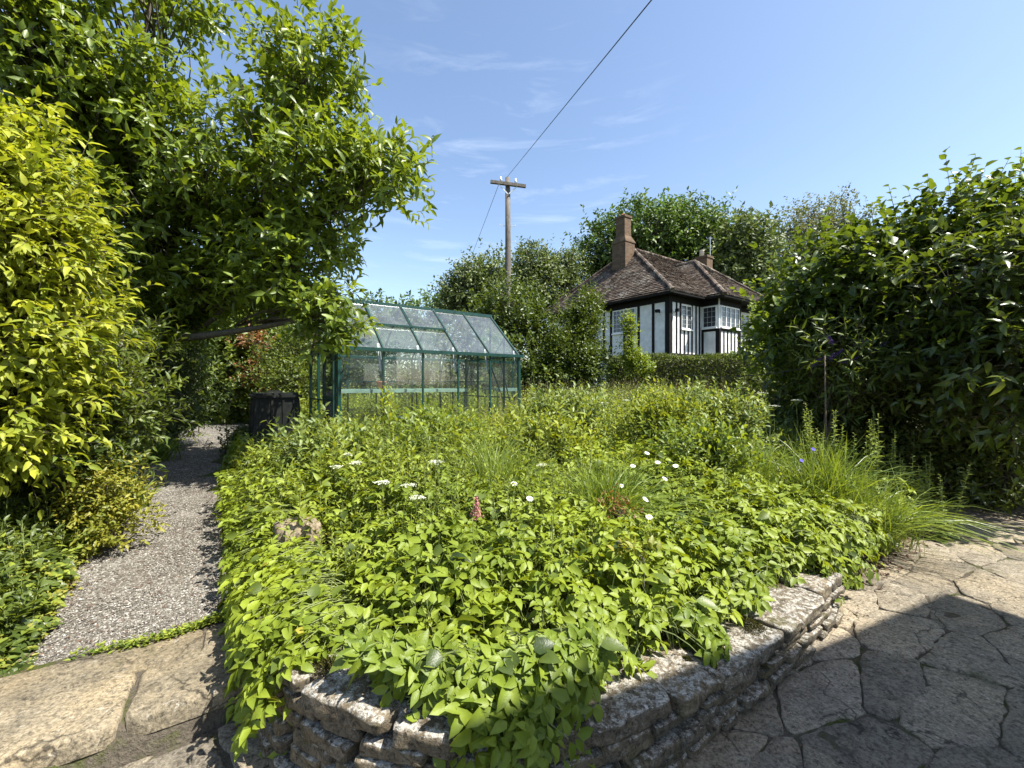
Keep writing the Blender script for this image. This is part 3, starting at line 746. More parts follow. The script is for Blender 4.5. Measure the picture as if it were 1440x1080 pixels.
def gable(y0, y1, x, z0=.05):
    zt = lambda y: EH + (RH-EH)*(1-abs(y-GW/2)/(GW/2)) - .02
    V = [(x, y0, z0), (x, y1, z0), (x, y1, zt(y1))] + ([(x, GW/2, RH-.03)] if y0 < GW/2 < y1 else []) + [(x, y0, zt(y0))]
    pane(V)
for y0, y1 in ((.02, .6), (1.3, 1.88)): gable(y0, y1, 0)
for y0, y1 in ((.02, .46), (.48, .94), (.96, 1.41), (1.43, 1.88)): gable(y0, y1, GL)
g = Geo(); g.box(.25, 2.75, 1.25, 1.8, .93, .96); g.bar((.25, 1.25, .92), (2.75, 1.25, .92), .03, .045)
sh = g.build('shelf', 'shelf', GH)
for x in (.3, 1.1, 1.9, 2.7):
    g = Geo()
    for y in (1.28, 1.77): g.bar((x, y, 0), (x, y, .93), .022)
    g.bar((x, 1.28, .5), (x, 1.77, .5), .02); g.build('shelf_leg', 'greenpaint', sh)
g = Geo(); g.box(1.4, 2.6, 1.3, 1.75, .42, .44); g.build('lower_shelf', 'shelf', GH)

# things on the greenhouse staging
def potmesh(name, r, h, mat, loc, label):
    g_ = Geo(); g_.tube([(0, 0, 0), (0, 0, h*.8), (0, 0, h*.8), (0, 0, h)], [r*.7, r*.92, r*1.05, r*1.05], 14)
    o_ = g_.build(name, mat, smooth=True); lx, ly = ab(1.53+loc[0], 6.16+loc[1]); o_.location = (lx, ly, GZ+loc[2]); return tag(o_, label, 'pot')
potmesh('plant_pot', .10, .16, 'ceramic', (1.95, 1.45, .441), 'pale pot standing on the lower greenhouse shelf')
potmesh('plant_pot', .09, .14, 'terracotta', (1.1, 1.5, .961), 'small terracotta pot on the greenhouse staging')

# ------------------------------------------------------------------ dark compost bin
bx, by = ab(1.0, 8.2)
CB = empty('compost_bin', (bx, by, .42), GR, 'black square plastic compost bin beside the greenhouse door', 'compost bin')
g = Geo()
hw = .33
for k, z in enumerate((0, .86)): pass
V = [(sxx*w, syy*w, z) for z, w in ((0, .36), (.86, .31)) for sxx, syy in ((-1, -1), (1, -1), (1, 1), (-1, 1))]
g.faces(V, [(3, 2, 1, 0), (4, 5, 6, 7), (0, 1, 5, 4), (1, 2, 6, 5), (2, 3, 7, 6), (3, 0, 4, 7)])
for x in (-.24, -.08, .08, .24):
    for s_ in (-1, 1):
        g.bar((x*1.1, s_*.362, .02), (x, s_*.318, .84), .03, .03); g.bar((s_*.362, x*1.1, .02), (s_*.318, x, .84), .03, .03)
g.build('body', 'plastic', CB)
g = Geo(); g.box(-.36, .36, -.36, .36, .86, .90); g.box(-.31, .31, -.31, .31, .90, .93); g.build('lid', 'plastic', CB)
g = Geo(); g.bar((-.1, 0, .955), (.1, 0, .955), .03, .03); g.bar((-.1, 0, .92), (-.1, 0, .96), .03, .03); g.bar((.1, 0, .92), (.1, 0, .96), .03, .03); g.build('lid_handle', 'plastic', CB)

# ------------------------------------------------------------------ telegraph pole and wires
px_, py_, _ = at(714, 400, 15)
TP = empty('telegraph_pole', (px_, py_, .45), R(8), 'weathered wooden telegraph pole with crossarm rising behind the greenhouse', 'telegraph pole')
g = Geo(); g.tube([(0, 0, 0), (0, 0, 3), (.01, 0, 6), (0, 0, 8.3)], [.13, .115, .10, .085], 14); g.build('pole', 'pole', TP, True)
g = Geo(); g.bar((-.62, -.13, 8.06), (.62, -.13, 7.98), .10, .10); g.build('crossarm', 'pole', TP)
g = Geo(); g.bar((-.34, -.13, 8.0), (-.02, -.12, 7.68), .02, .035); g.bar((.34, -.13, 7.98), (.02, -.12, 7.68), .02, .035); g.build('arm_brace', 'alu', TP)
for x in (-.26, .26):
    g = Geo(); z = 8.10-.03*(x > 0); g.tube([(x, -.13, z), (x, -.13, z+.05), (x, -.13, z+.09), (x, -.13, z+.15)], [.02, .05, .035, .03], 10); g.build('insulator', 'ceramic', TP, True)
for (s_, z) in ((1, 6.6), (-1, 6.6), (1, 6.05), (-1, 5.5), (1, 4.9)):
    g = Geo(); g.bar((s_*.1, 0, z), (s_*.27, 0, z+.02), .02, .02); g.bar((s_*.27, 0, z), (s_*.27, 0, z+.07), .02, .02); g.build('step_peg', 'alu', TP)
def wire(name, p, q, sag, r, label):
    g_ = Geo(); p = np.array(p); q = np.array(q); t = np.linspace(0, 1, 30)[:, None]
    pts = p+(q-p)*t; pts[:, 2] -= (sag*4*t*(1-t))[:, 0]
    g_.tube(pts-p, r, 5); o_ = g_.build(name, 'wire', smooth=True); o_.location = p; return tag(o_, label, 'cable')
wire('overhead_cable', (px_-.02, py_-.12, 8.72), (2.02, .45, 4.2), .0, .007, 'thick overhead cable running from the pole top towards the upper edge of the photo')
wire('overhead_cable', (px_-.3, py_-.1, 8.50), (-4.9, 33, 7.0), .1, .008, 'thin cable dropping from the crossarm to the trees behind the greenhouse')

# ------------------------------------------------------------------ timber framed house
HX, HY = 6.63, 18.0; HZ = .45
HS = empty('timber_framed_house', (HX, HY, HZ), GR, 'black and white timber framed house with brown tiled hip roof beyond the hedge', 'house')
z = lambda w: w-HZ
TB, TE = z(2.80), z(5.30)                       # upper storey sill and eaves
MLn, MW = 9.6, 7.7
# walls: main block, then the projecting wing, then a lower step
g = Geo()
def quadwall(g, pts, z0, z1):
    n = len(pts); V = [(p[0], p[1], zz) for zz in (z0, z1) for p in pts]
    g.faces(V, [(i, (i+1) % n, n+(i+1) % n, n+i) for i in range(n)] + [tuple(range(n, 2*n))])
outline = [(0, 0), (2.46, 0), (2.46, -.83), (4.3, -.83), (4.3, -.45), (7.2, -.45), (7.2, 0), (MLn, 0), (MLn, MW), (0, MW)]
quadwall(g, outline, 0, TE)
g.build('wall', 'white', HS)
gt = Geo()
def studx(x, y, w, z0, z1): gt.box(x-w/2, x+w/2, y-.03, y+.02, z0, z1)
def study(y, x, w, z0, z1): gt.box(x-.03, x+.02, y-w/2, y+w/2, z0, z1)
def railx(x0, x1, y, z0, z1): gt.box(x0, x1, y-.034, y+.02, z0, z1)
def raily(y0, y1, x, z0, z1): gt.box(x-.034, x+.02, y0, y1, z0, z1)
# right hand face (local -y)
gt.box(-.05, .17, -.05, .17, 0, TE)
railx(.17, 2.43, 0, TB-.16, TB+.02); railx(.17, 2.43, 0, TE-.30, TE)
for x in (.52, 2.02, 2.30): studx(x, 0, .085, TB+.02, TE-.3)
for x in (.80, 1.70): studx(x, 0, .085, TB+.02, TE-.3)
for x in (1.10, 1.40): studx(x, 0, .075, TB+.02, z(3.86))
# wing side (local -x) and front
raily(-.80, -.03, 2.46, TB-.16, TB+.02); raily(-.80, -.03, 2.46, TE-.30, TE); study(-.74, 2.46, .10, TB, z(3.95)); study(-.08, 2.46, .09, TB, z(3.95)); raily(-.78, -.05, 2.46, z(3.85), z(3.95))
gt.box(2.41, 2.55, -.88, -.74, 0, z(3.95))
railx(2.55, 4.3, -.83, TB-.16, TB+.02); railx(2.55, 4.3, -.83, TE-.30, TE); railx(2.55, 4.3, -.83, z(3.85), z(3.95))
for x in (2.86, 3.18, 3.50, 3.82, 4.14): studx(x, -.83, .075, TB, z(3.9))
gt.box(4.22, 4.34, -.87, -.75, TB, TE)
railx(4.34, 7.2, -.45, TB-.16, TB+.02); railx(4.34, 7.2, -.45, TE-.3, TE); railx(4.34, 7.2, -.45, z(3.45), z(3.53))
for x in (4.7, 5.05, 5.4, 5.75, 6.1, 6.45, 6.8): studx(x, -.45, .075, TB, z(3.85))
# left hand face (local -x, x=0)
raily(.17, MW, 0, TB-.16, TB+.02); raily(.17, MW, 0, TE-.30, TE)
for y in (.78, 1.55, 3.15, 3.6, 4.4, 5.2, 6.0, 6.8, 7.6): study(y, 0, .12, TB+.02, TE-.3)
for y in (2.35,): study(y, 0, .1, TB+.02, z(3.85))
gt.build('timber_frame', 'black', HS)
# eaves boards and gutter
g = Geo()
def soff(pts):
    for i in range(len(pts)-1): g.bar((*pts[i], TE+.02), (*pts[i+1], TE+.02), .10, .16)
ev = [(-.42, MW+.4), (-.42, -.42), (2.05, -.42), (2.05, -1.25), (7.6, -1.25), (7.6, -.40), (MLn+.4, -.42)]
soff(ev); g.faces([(-.4, -.4, TE-.02), (2.1, -.4, TE-.02), (2.1, .1, TE-.02), (-.4, .1, TE-.02)], [(0, 3, 2, 1)])
g.faces([(2.08, -1.22, TE-.03), (7.55, -1.22, TE-.03), (7.55, .1, TE-.03), (2.08, .1, TE-.03)], [(0, 3, 2, 1)])
g.faces([(-.4, .1, TE-.03), (.1, .1, TE-.03), (.1, MW+.3, TE-.03), (-.4, MW+.3, TE-.03)], [(0, 3, 2, 1)])
g.build('gutter', 'black', HS)
def winx(x0, x1, y, z0, z1, n, side='x', mull=.05):
    """window in a wall facing local -y (side x) or -x (side y)"""
    def bxx(g_, s0, s1, d0, d1, a_, b_):
        if side == 'x': g_.box(s0, s1, y+d0, y+d1, a_, b_)
        else: g_.box(y+d0, y+d1, s0, s1, a_, b_)
    f = Geo(); t = .045
    bxx(f, x0, x1, -.045, .03, z0, z0+t); bxx(f, x0, x1, -.045, .03, z1-t, z1)
    w = (x1-x0)/n
    for i in range(n+1):
        c = x0+i*w; bxx(f, max(x0, c-mull/2), min(x1, c+mull/2), -.048, .03, z0+t, z1-t)
    wo_ = f.build('window', 'whitepaint', HS)
    f = Geo(); bxx(f, x0+.02, x1-.02, -.018, -.004, z0+.02, z1-.02); f.build('pane', 'winglass', wo_)
    f = Geo()
    for i in range(n):
        for k in range(1, 3): c = x0+i*w+w*k/3; bxx(f, c-.006, c+.006, -.026, -.012, z0+t, z1-t)
    kz = int((z1-z0)/.2)
    for k in range(1, kz): c = z0+(z1-z0)*k/kz; bxx(f, x0+t, x1-t, -.028, -.012, c-.006, c+.006)
    f.build('glazing_bars', 'alu', wo_)
    f = Geo(); bxx(f, x0-.05, x1+.05, -.10, .0, z0-.06, z0-.002); f.build('sill', 'whitepaint', wo_)
winx(.86, 1.64, 0, z(3.90), z(4.95), 2)
winx(-.72, -.10, 2.46, z(4.02), z(4.97), 1, 'y')
winx(2.60, 4.20, -.83, z(4.02), z(4.97), 4)
winx(4.42, 5.9, -.45, z(3.95), z(4.85), 3)
winx(1.72, 3.0, 0, z(3.90), z(4.98), 2, 'y')
winx(5.3, 5.95, 0, z(3.90), z(4.98), 1, 'y')
for (x, y, dx, dy) in ((.30, -.05, .0, -.1), (-.05, .42, -.1, 0)):
    g = Geo(); g.bar((x, y, z(4.55)), (x+dx, y+dy, z(4.60)), .03, .03); g.box(x+dx*1.6-.08, x+dx*1.6+.08, y+dy*1.6-.08, y+dy*1.6+.08, z(4.56), z(4.68)); g.build('wall_lamp', 'black', HS)
# tiled roofs: courses of plain tiles laid on each slope
def slope(g, quad, seed, course=.13, tile=.19):
    """quad: eave-left, eave-right, top-right, top-left (top may be a point). individual tiles"""
    e0, e1, t1, t0 = [Vector(p) for p in quad]; n_ = (e1-e0).cross(t0-e0).normalized(); rr = random.Random(seed)
    if n_.z < 0: n_ = -n_
    H = ((t0+t1)/2-(e0+e1)/2).length; m_ = max(2, int(H/course)); d_ = (e1-e0).normalized()
    for k in range(m_):
        f0 = k/m_; f1 = (k+1.25)/m_; f1 = min(f1, 1)
        a0 = e0.lerp(t0, f0); a1 = e1.lerp(t1, f0); b0 = e0.lerp(t0, f1); b1 = e1.lerp(t1, f1)
        L = (a1-a0).length; nt_ = max(1, int(L/tile)); offn = rr.random()*.5
        # upslope direction perpendicular to eave
        ups = (b0-a0) - d_*(b0-a0).dot(d_)
        # clip limits for this course at its top line
        s0 = (b0-a0).dot(d_); s1 = L + (b1-a1).dot(d_)
        x = -offn*tile
        while x < L:
            x0 = max(x, 0); x1 = min(x+tile-.006, L)
            if x1-x0 > .02:
                X0 = min(max(x0, s0), s1) if s0 > 0 else x0; X1 = max(min(x1, s1), s0) if s1 < L else x1
                lift = .035 + rr.uniform(-.006, .012)
                V_ = [a0+d_*x0+n_*lift, a0+d_*x1+n_*(lift+rr.uniform(-.004, .004)), a0+d_*X1+ups+n_*.004, a0+d_*X0+ups+n_*.004, a0+d_*x0, a0+d_*x1]
                g.faces([tuple(v) for v in V_], [(0, 1, 2, 3), (4, 5, 1, 0)], rr.random())
            x += tile
def base_slope(g, quad): g.faces([tuple(q) for q in quad], [(0, 1, 2, 3)])
RZ = z(8.62); gr_ = Geo()
E = .48
r0, r1 = (2.5, MW/2, RZ), (MLn-2.4, MW/2, RZ)
c00, c10, c11, c01 = (-E, -E, TE+.02), (MLn+E, -E, TE+.02), (MLn+E, MW+E, TE+.02), (-E, MW+E, TE+.02)
slopes = [(c00, c10, r1, r0), (c10, c11, r1, r1), (c11, c01, r0, r1), (c01, c00, r0, r0)]
WZ = z(7.86)
w0, w1 = (4.85, 1.75, WZ), (4.85, 4.6, WZ)
d0, d1 = (2.0, -1.32, TE+.02), (7.65, -1.32, TE+.02)
d2, d3 = (7.65, 3.4, TE+.02), (2.0, 3.4, TE+.02)
slopes += [(d0, d1, w0, w0), (d3, d0, w0, (4.85, 3.4, WZ)), (d1, d2, (4.85, 3.4, WZ), w0)]
for i, q in enumerate(slopes):
    base_slope(gr_, q); slope(gr_, q, i)
rf = gr_.build('roof', 'tiles', HS)
gh = Geo()
def hiprow(p, q):
    p = Vector(p); q = Vector(q); L = (q-p).length; n_ = int(L/.22); rr = random.Random(int(L*100))
    for i in range(n_):
        a_ = p.lerp(q, i/n_); b_ = p.lerp(q, (i+1.15)/n_)
        up = Vector((0, 0, .045+rr.uniform(-.01, .01))); gh.add(*tubes_arr(np.array([[a_+up*.4, b_+up*1.0]]), np.array([[.105, .085]])*(1+rr.uniform(-.1, .1)), 8), rr.random())
for p, q in ((c00, r0), (c10, r1), (c01, r0), (r0, r1), (d0, w0), (d1, w0), (w0, (4.85, 3.2, WZ))): gh = Geo(); hiprow(p, q); gh.build('ridge_tiles', 'tiles', rf, False)
g = Geo()                                        # main chimney: broad base, tapering shoulder, tall stack
def frus(g, cx, cy, w0_, w1_, z0_, z1_):
    V = [(cx+a_*w/2, cy+b_*w/2*1.15, zz) for zz, w in ((z0_, w0_), (z1_, w1_)) for a_, b_ in ((-1, -1), (1, -1), (1, 1), (-1, 1))]
    g.faces(V, [(3, 2, 1, 0), (4, 5, 6, 7), (0, 1, 5, 4), (1, 2, 6, 5), (2, 3, 7, 6), (3, 0, 4, 7)])
frus(g, 1.75, 3.85, .74, .74, z(6.2), z(8.75)); frus(g, 1.75, 3.85, .80, .79, z(8.75), z(8.83)); frus(g, 1.75, 3.85, .76, .52, z(8.83), z(9.12))
frus(g, 1.75, 3.85, .50, .50, z(9.12), z(10.05)); frus(g, 1.75, 3.85, .57, .57, z(10.05), z(10.17)); ch = g.build('chimney', 'brick', rf)
g = Geo(); g.tube([(1.75, 3.85, z(10.17)), (1.75, 3.85, z(10.3))], [.13, .11], 10); g.build('chimney_pot', 'terracotta', ch, True)
g = Geo(); frus(g, 8.3, 3.2, .62, .62, z(6.5), z(8.95)); frus(g, 8.3, 3.2, .70, .70, z(8.95), z(9.08)); ch = g.build('chimney', 'brick', rf)
g = Geo(); g.tube([(8.05, 3.2, z(9.08)), (8.05, 3.2, z(9.38)), (8.05, 3.2, z(9.42))], [.14, .12, .15], 12); g.build('chimney_pot', 'pot', ch, True)
g = Geo(); g.bar((8.62, 3.0, z(8.4)), (8.62, 3.0, z(10.3)), .03); g.bar((8.45, 3.0, z(10.2)), (8.8, 3.0, z(10.2)), .015)
for k in range(3): g.bar((8.5+k*.12, 2.85, z(10.2)), (8.5+k*.12, 3.15, z(10.2)), .012)
g.build('aerial', 'alu', rf)

#PLANTS
# ------------------------------------------------------------------ trees and shrubs
def pc(px, py, Y, hx, hz, dy=1.0, w=1.0):
    x, y, z_ = at(px, py, Y); rx = hx/600*Y; return (x, y, z_, rx, rx*dy, hz/600*Y, w)

# magnolia over the path
mag = [pc(432, 112, 5.2, 66, 80, 1, .8), pc(522, 252, 5.0, 70, 48, .9, .7), pc(415, 262, 5.2, 105, 85, 1, 1.1), pc(405, 372, 5.3, 80, 62, 1, .9),
       pc(462, 442, 5.0, 42, 38, .9, .35), pc(262, 235, 5.2, 108, 82, 1, 1.1), pc(112, 120, 4.7, 105, 95, 1, 1.1), pc(30, 30, 4.3, 110, 105, 1, 1.0), pc(240, 330, 5.6, 110, 65, 1, .9),
       pc(215, -12, 4.9, 80, 26, 1, .45), pc(110, 290, 5.2, 100, 100, 1, 1.), pc(330, 405, 6.0, 65, 34, 1, .9), pc(345, 345, 5.6, 62, 40, 1, .7), pc(60, -110, 5, 110, 60, 1, .35), pc(212, 452, 6.3, 46, 40, 1, .5), pc(275, 440, 6.6, 50, 30, 1, .4), pc(190, 180, 5.2, 60, 60, 1, .4),
       pc(190, 400, 6.4, 80, 50, 1, .5)]
plant('magnolia_tree', 'large spreading magnolia with glossy bright green leaves arching over the gravel path', 'tree', (-6.0, 7.1, .25), mag, 21, 'magnolia',
      r0=.10, fork=(-5.7, 7.0, 2.3), twig=.009, nsub=62, nshoot=7, nleaf=7, ll=.125, lw=.052, shoot=.22, spread=.14, upb=.45, out=.75, alpha=62, droop=.28, shell=.25, flat=.45, shoot_r=.0035)
# golden leaved shrub
gold = [pc(-5, 255, 3.0, 36, 50, 1, .7), pc(5, 345, 2.9, 52, 65, 1, 1.1), pc(-30, 300, 2.8, 60, 90, 1, 1.2), pc(52, 418, 3.1, 42, 34, 1, .8), pc(-30, 470, 2.8, 75, 85, 1, 1.2),
        pc(-20, 590, 2.8, 42, 60, 1, .9), pc(-150, 380, 3.0, 120, 160, 1, 1.2), pc(-25, 200, 3.0, 36, 40, 1, .4), pc(25, 520, 3.1, 36, 44, 1, .6)]
plant('golden_shrub', 'tall golden yellow leaved shrub leaning over the left edge of the path', 'shrub', (-3.9, 2.9, .2), gold, 22, 'golden',
      r0=.05, fork=(-3.8, 2.9, .9), twig=.006, nsub=85, nshoot=7, nleaf=7, ll=.080, lw=.036, shoot=.24, spread=.13, sil=1.6, upb=.05, out=.9, alpha=50, droop=.35, shell=.45, flat=.8, shoot_r=.0022)
plant('flowering_shrub', 'mid green shrub with one red flower head below the golden shrub', 'shrub', (-3.75, 3.9, .2), [pc(150, 570, 3.8, 48, 75, 1, 1), pc(105, 620, 3.6, 55, 75, 1, 1), pc(170, 500, 4.3, 40, 45, 1, .5)], 23, 'bush',
      r0=.03, fork=(-3.8, 3.9, .6), nsub=60, nshoot=6, nleaf=7, ll=.085, lw=.028, shoot=.2, spread=.12, upb=.6, out=.6, alpha=50, shell=.3, flat=.4, shoot_r=.002)
plant('yellow_herb', 'low yellow leaved herb spilling onto the path edge beside the iris leaves', 'plant', (-3.25, 3.55, .18), [pc(148, 705, 3.45, 40, 42, 1, 1), pc(165, 745, 3.3, 28, 26, 1, .4)], 24, 'yellowherb',
      r0=.008, fork=(-3.25, 3.55, .3), twig=.003, nsub=60, nshoot=5, nleaf=7, ll=.045, lw=.02, shoot=.12, spread=.07, upb=.7, out=.5, shell=.2)
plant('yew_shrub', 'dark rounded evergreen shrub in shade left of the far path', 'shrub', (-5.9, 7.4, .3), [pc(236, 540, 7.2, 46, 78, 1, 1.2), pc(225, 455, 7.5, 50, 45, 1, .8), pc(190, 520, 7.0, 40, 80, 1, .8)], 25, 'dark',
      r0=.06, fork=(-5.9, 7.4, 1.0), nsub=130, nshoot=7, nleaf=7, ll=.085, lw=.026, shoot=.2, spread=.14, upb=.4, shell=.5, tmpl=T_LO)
plant('climbing_vine', 'sunlit climbing vine with round leaves covering the bank at the end of the path', 'climber', (-7.3, 11.6, .5), [pc(325, 530, 10.8, 38, 68, .6, 1.3), pc(300, 455, 11, 45, 45, .7, 1), pc(355, 470, 11.2, 42, 45, .7, 1), pc(352, 545, 11.6, 26, 55, .7, .8)], 26, 'bush',
      r0=.05, fork=(-7.3, 11.6, 1.4), nsub=90, nshoot=5, nleaf=5, ll=.14, lw=.13, shoot=.25, spread=.2, upb=-.1, out=.9, shell=.6, flat=.5, tmpl=T_LO)
plant('russet_shrub', 'small russet leaved shrub beside the vine above the compost bin', 'shrub', (-6.2, 10.6, .5), [pc(362, 478, 10.3, 16, 12, 1, .8), pc(368, 525, 10.2, 14, 22, 1, .8)], 27, 'rust',
      r0=.02, fork=(-6.2, 10.6, 1.2), nsub=22, nshoot=5, nleaf=6, ll=.09, lw=.045, shoot=.2, spread=.13, shell=.2, tmpl=T_LO)
plant('bramble', 'tangled light green bramble growing up behind the compost bin', 'shrub', (-4.9, 9.4, .5), [pc(410, 535, 8.9, 34, 26, .7, 1), pc(400, 500, 9.8, 40, 30, .7, 1), pc(440, 480, 9.5, 40, 40, .7, 1)], 28, 'bush',
      r0=.03, fork=(-4.9, 9.4, 1.0), nsub=70, nshoot=6, nleaf=6, ll=.075, lw=.04, shoot=.25, spread=.16, shell=.3, tmpl=T_LO)
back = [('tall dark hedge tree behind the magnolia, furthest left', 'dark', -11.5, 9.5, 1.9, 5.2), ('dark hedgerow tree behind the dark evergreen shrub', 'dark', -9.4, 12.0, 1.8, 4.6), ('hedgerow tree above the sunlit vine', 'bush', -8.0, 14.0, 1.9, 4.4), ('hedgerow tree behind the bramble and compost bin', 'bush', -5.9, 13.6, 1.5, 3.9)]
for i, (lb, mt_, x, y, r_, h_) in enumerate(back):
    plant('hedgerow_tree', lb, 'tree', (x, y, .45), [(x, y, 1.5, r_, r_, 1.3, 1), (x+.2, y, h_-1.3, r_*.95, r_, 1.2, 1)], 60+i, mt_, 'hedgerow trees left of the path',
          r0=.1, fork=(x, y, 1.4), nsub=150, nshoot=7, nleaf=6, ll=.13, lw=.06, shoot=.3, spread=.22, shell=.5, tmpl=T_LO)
gb = [('olive green bush behind the left end of the greenhouse', 'laurel', 478, 13.0, 50, 60), ('dark bush behind the middle of the greenhouse', 'dark', 560, 12.2, 52, 52), ('dark bush behind the right half of the greenhouse', 'hedge', 630, 12.0, 45, 52), ('pale bush behind the right end wall of the greenhouse', 'bush', 678, 12.6, 34, 52)]
for i, (lb, mt_, px, Y, hx, hz) in enumerate(gb):
    x, y, z_ = at(px, 540, Y)
    plant('garden_bush', lb, 'shrub', (x, y, .45), [pc(px, 515, Y, hx, hz, .7, 1), pc(px+12, 560, Y-.2, hx, 30, .7, .6)], 70+i, mt_, 'bushes behind the greenhouse',
          r0=.05, fork=(x, y, 1.1), nsub=120, nshoot=6, nleaf=6, ll=.10, lw=.05, shoot=.25, spread=.2, shell=.45, tmpl=T_LO)
plant('ivy_thicket', 'leafy thicket climbing round the foot of the telegraph pole', 'shrub', (.15, 12.2, .45), [pc(716, 445, 12.2, 34, 38, 1, 1.1), pc(722, 505, 12, 42, 48, 1, 1.3), pc(690, 475, 12.4, 28, 40, 1, .7), pc(748, 545, 11.5, 30, 30, 1, .6)], 31, 'laurel',
      r0=.06, fork=(.15, 12.2, 1.6), nsub=100, nshoot=6, nleaf=6, ll=.12, lw=.07, shoot=.3, spread=.2, shell=.5, tmpl=T_LO)
plant('laurel_bush', 'dense green bush with upright shoots in front of the left end of the house', 'shrub', (2.0, 11.6, .45), [pc(820, 478, 11.4, 16, 42, 1, 1.2), pc(790, 510, 11.2, 22, 36, 1, 1.1), pc(826, 520, 11.0, 16, 30, 1, .9), pc(770, 535, 11, 20, 22, 1, .5), pc(764, 478, 12.2, 16, 34, 1, .7), pc(826, 438, 11.6, 5, 18, 1, .3), pc(805, 458, 11.6, 10, 16, 1, .25)], 32, 'laurel',
      r0=.06, fork=(2.0, 11.6, 1.5), nsub=120, nshoot=6, nleaf=7, ll=.085, lw=.045, shoot=.32, spread=.17, upb=.8, out=.5, shell=.4, tmpl=T_LO)
plant('sapling', 'slender bright green sapling in front of the house corner', 'tree', (3.1, 10.7, .45), [pc(884, 468, 10.6, 2, 30, 1, .6), pc(888, 510, 10.5, 7, 24, 1, .9), pc(908, 520, 10.4, 3, 16, 1, .4)], 33, 'limegreen',
      r0=.025, fork=(3.1, 10.7, 1.5), nsub=50, nshoot=5, nleaf=6, ll=.075, lw=.04, shoot=.2, spread=.08, upb=1.0, out=.3, shell=.2, tmpl=T_LO)
plant('lime_bush', 'small light green bush between the hedge and the hazel hiding the end of the house', 'shrub', (5.3, 9.3, .45), [pc(1080, 462, 8.8, 12, 28, 1, .9), pc(1092, 505, 8.6, 24, 28, 1, 1), pc(1075, 495, 9.0, 14, 24, 1, .6)], 34, 'limegreen',
      r0=.03, fork=(5.3, 9.3, 1.2), nsub=60, nshoot=5, nleaf=6, ll=.085, lw=.05, shoot=.28, spread=.13, upb=.7, out=.5, shell=.3, tmpl=T_LO)
# clipped hedge under the house
rng = np.random.default_rng(41)
hx0, hy0 = at(905, 500, 13.2)[:2]
HE = empty('clipped_hedge', (hx0, hy0, .45), R(-3), 'long clipped evergreen hedge with flat sunlit top below the timber framed house', 'hedge')
n = 46000; L_, D_, H_ = 6.5, 1.5, 1.86
P = np.stack([rng.random(n)*L_-.8, rng.random(n)*D_, rng.random(n)*H_], 1); f = rng.random(n)
top = f < .42; fr_ = (f >= .42) & (f < .85); rs = f >= .85
P[top, 2] = H_ + rng.normal(size=top.sum())*.035 + .04*np.sin(P[top, 0]*3.1); P[fr_, 1] = rng.normal(size=fr_.sum())*.04; P[rs, 0] = -.8 + rng.normal(size=rs.sum())*.04
o3 = np.zeros((n, 3)); o3[top, 2] = 1; o3[fr_, 1] = -1; o3[rs, 0] = -1
LV = Leaves(T_LO); LV.add(P, nrm(o3*.8+rng.normal(size=(n, 3))*.6), nrm(rng.normal(size=(n, 3))+o3*.6), .07+.05*rng.random(n), .03, rng.random(n))
LV.build('foliage', 'hedge', HE)
g = Geo(); g.box(-.74, L_-.86, .06, D_-.02, 0, H_-.05)
g.build('stems', 'bark', HE)

# far trees
def fartree(name, label, px, Y, cl, seed, mt_, grp=None, ns=90, leaf=.30, sp=.5, shell=.5, nl=6, nsh=7, r0=.28):
    x, y, _ = at(px, 500, Y)
    cls = [pc(a_, b_, Y+dy_, c_*.9, d_*.9, 1, w_) for (a_, b_, c_, d_, dy_, w_) in cl]
    return plant(name, label, 'tree', (x, y, .4), cls, seed, mt_, grp, r0=r0, fork=(x, y, 3.2), twig=.035, nsub=ns, nshoot=nsh, nleaf=nl, ll=leaf, lw=leaf*.55, shoot=.75, spread=sp, upb=.35, shell=shell, tmpl=T_LO, flat=.45)
fartree('oak_tree', 'broad dark green oak rising behind the house chimney', 925, 33, [(858, 352, 38, 42, 0, .8), (905, 326, 46, 36, -1, 1), (965, 328, 42, 36, 0, 1), (1003, 352, 30, 40, 0, .7), (925, 385, 70, 46, 1, 1.4), (1000, 410, 40, 40, 1, .7), (845, 400, 24, 34, 0, .5)], 42, 'oak', ns=120, leaf=.34)
fartree('chestnut_tree', 'rounded olive green tree between the oak and the wispy poplar', 1045, 30, [(1045, 358, 40, 44, 0, 1), (1060, 410, 45, 45, 0, 1), (1020, 395, 34, 40, 0, .7), (1075, 455, 40, 40, 0, .7)], 43, 'olive', ns=130, leaf=.36)
fartree('poplar_tree', 'wispy grey green poplar with gaps of sky, behind the hazel', 1130, 36, [(1125, 318, 34, 28, 0, .6), (1160, 303, 32, 22, 1, .6), (1110, 350, 34, 34, 0, .8), (1150, 350, 40, 40, 0, .8), (1195, 310, 26, 30, 0, .5)], 44, 'grey', ns=60, leaf=.26, sp=.42, shell=.2, nsh=5)
fartree('willow_tree', 'grey green tree left of the telegraph pole', 668, 29, [(680, 385, 30, 26, 0, .9), (655, 412, 34, 26, 0, .9), (695, 415, 30, 34, 0, .8), (638, 432, 22, 18, 0, .5)], 45, 'olive', ns=75, leaf=.26, sp=.36, shell=.4)
fartree('willow_tree', 'taller olive green tree just right of the telegraph pole', 750, 30, [(748, 374, 30, 26, 0, .9), (762, 405, 36, 36, 0, 1), (735, 420, 34, 34, 0, .8)], 46, 'olive', ns=75, leaf=.26, sp=.36, shell=.35)
fartree('willow_tree', 'feathery olive tree against the left edge of the house roof', 797, 31, [(800, 378, 24, 24, 0, .7), (800, 412, 34, 32, 0, .9)], 47, 'olive', ns=75, leaf=.24, sp=.34, shell=.25)
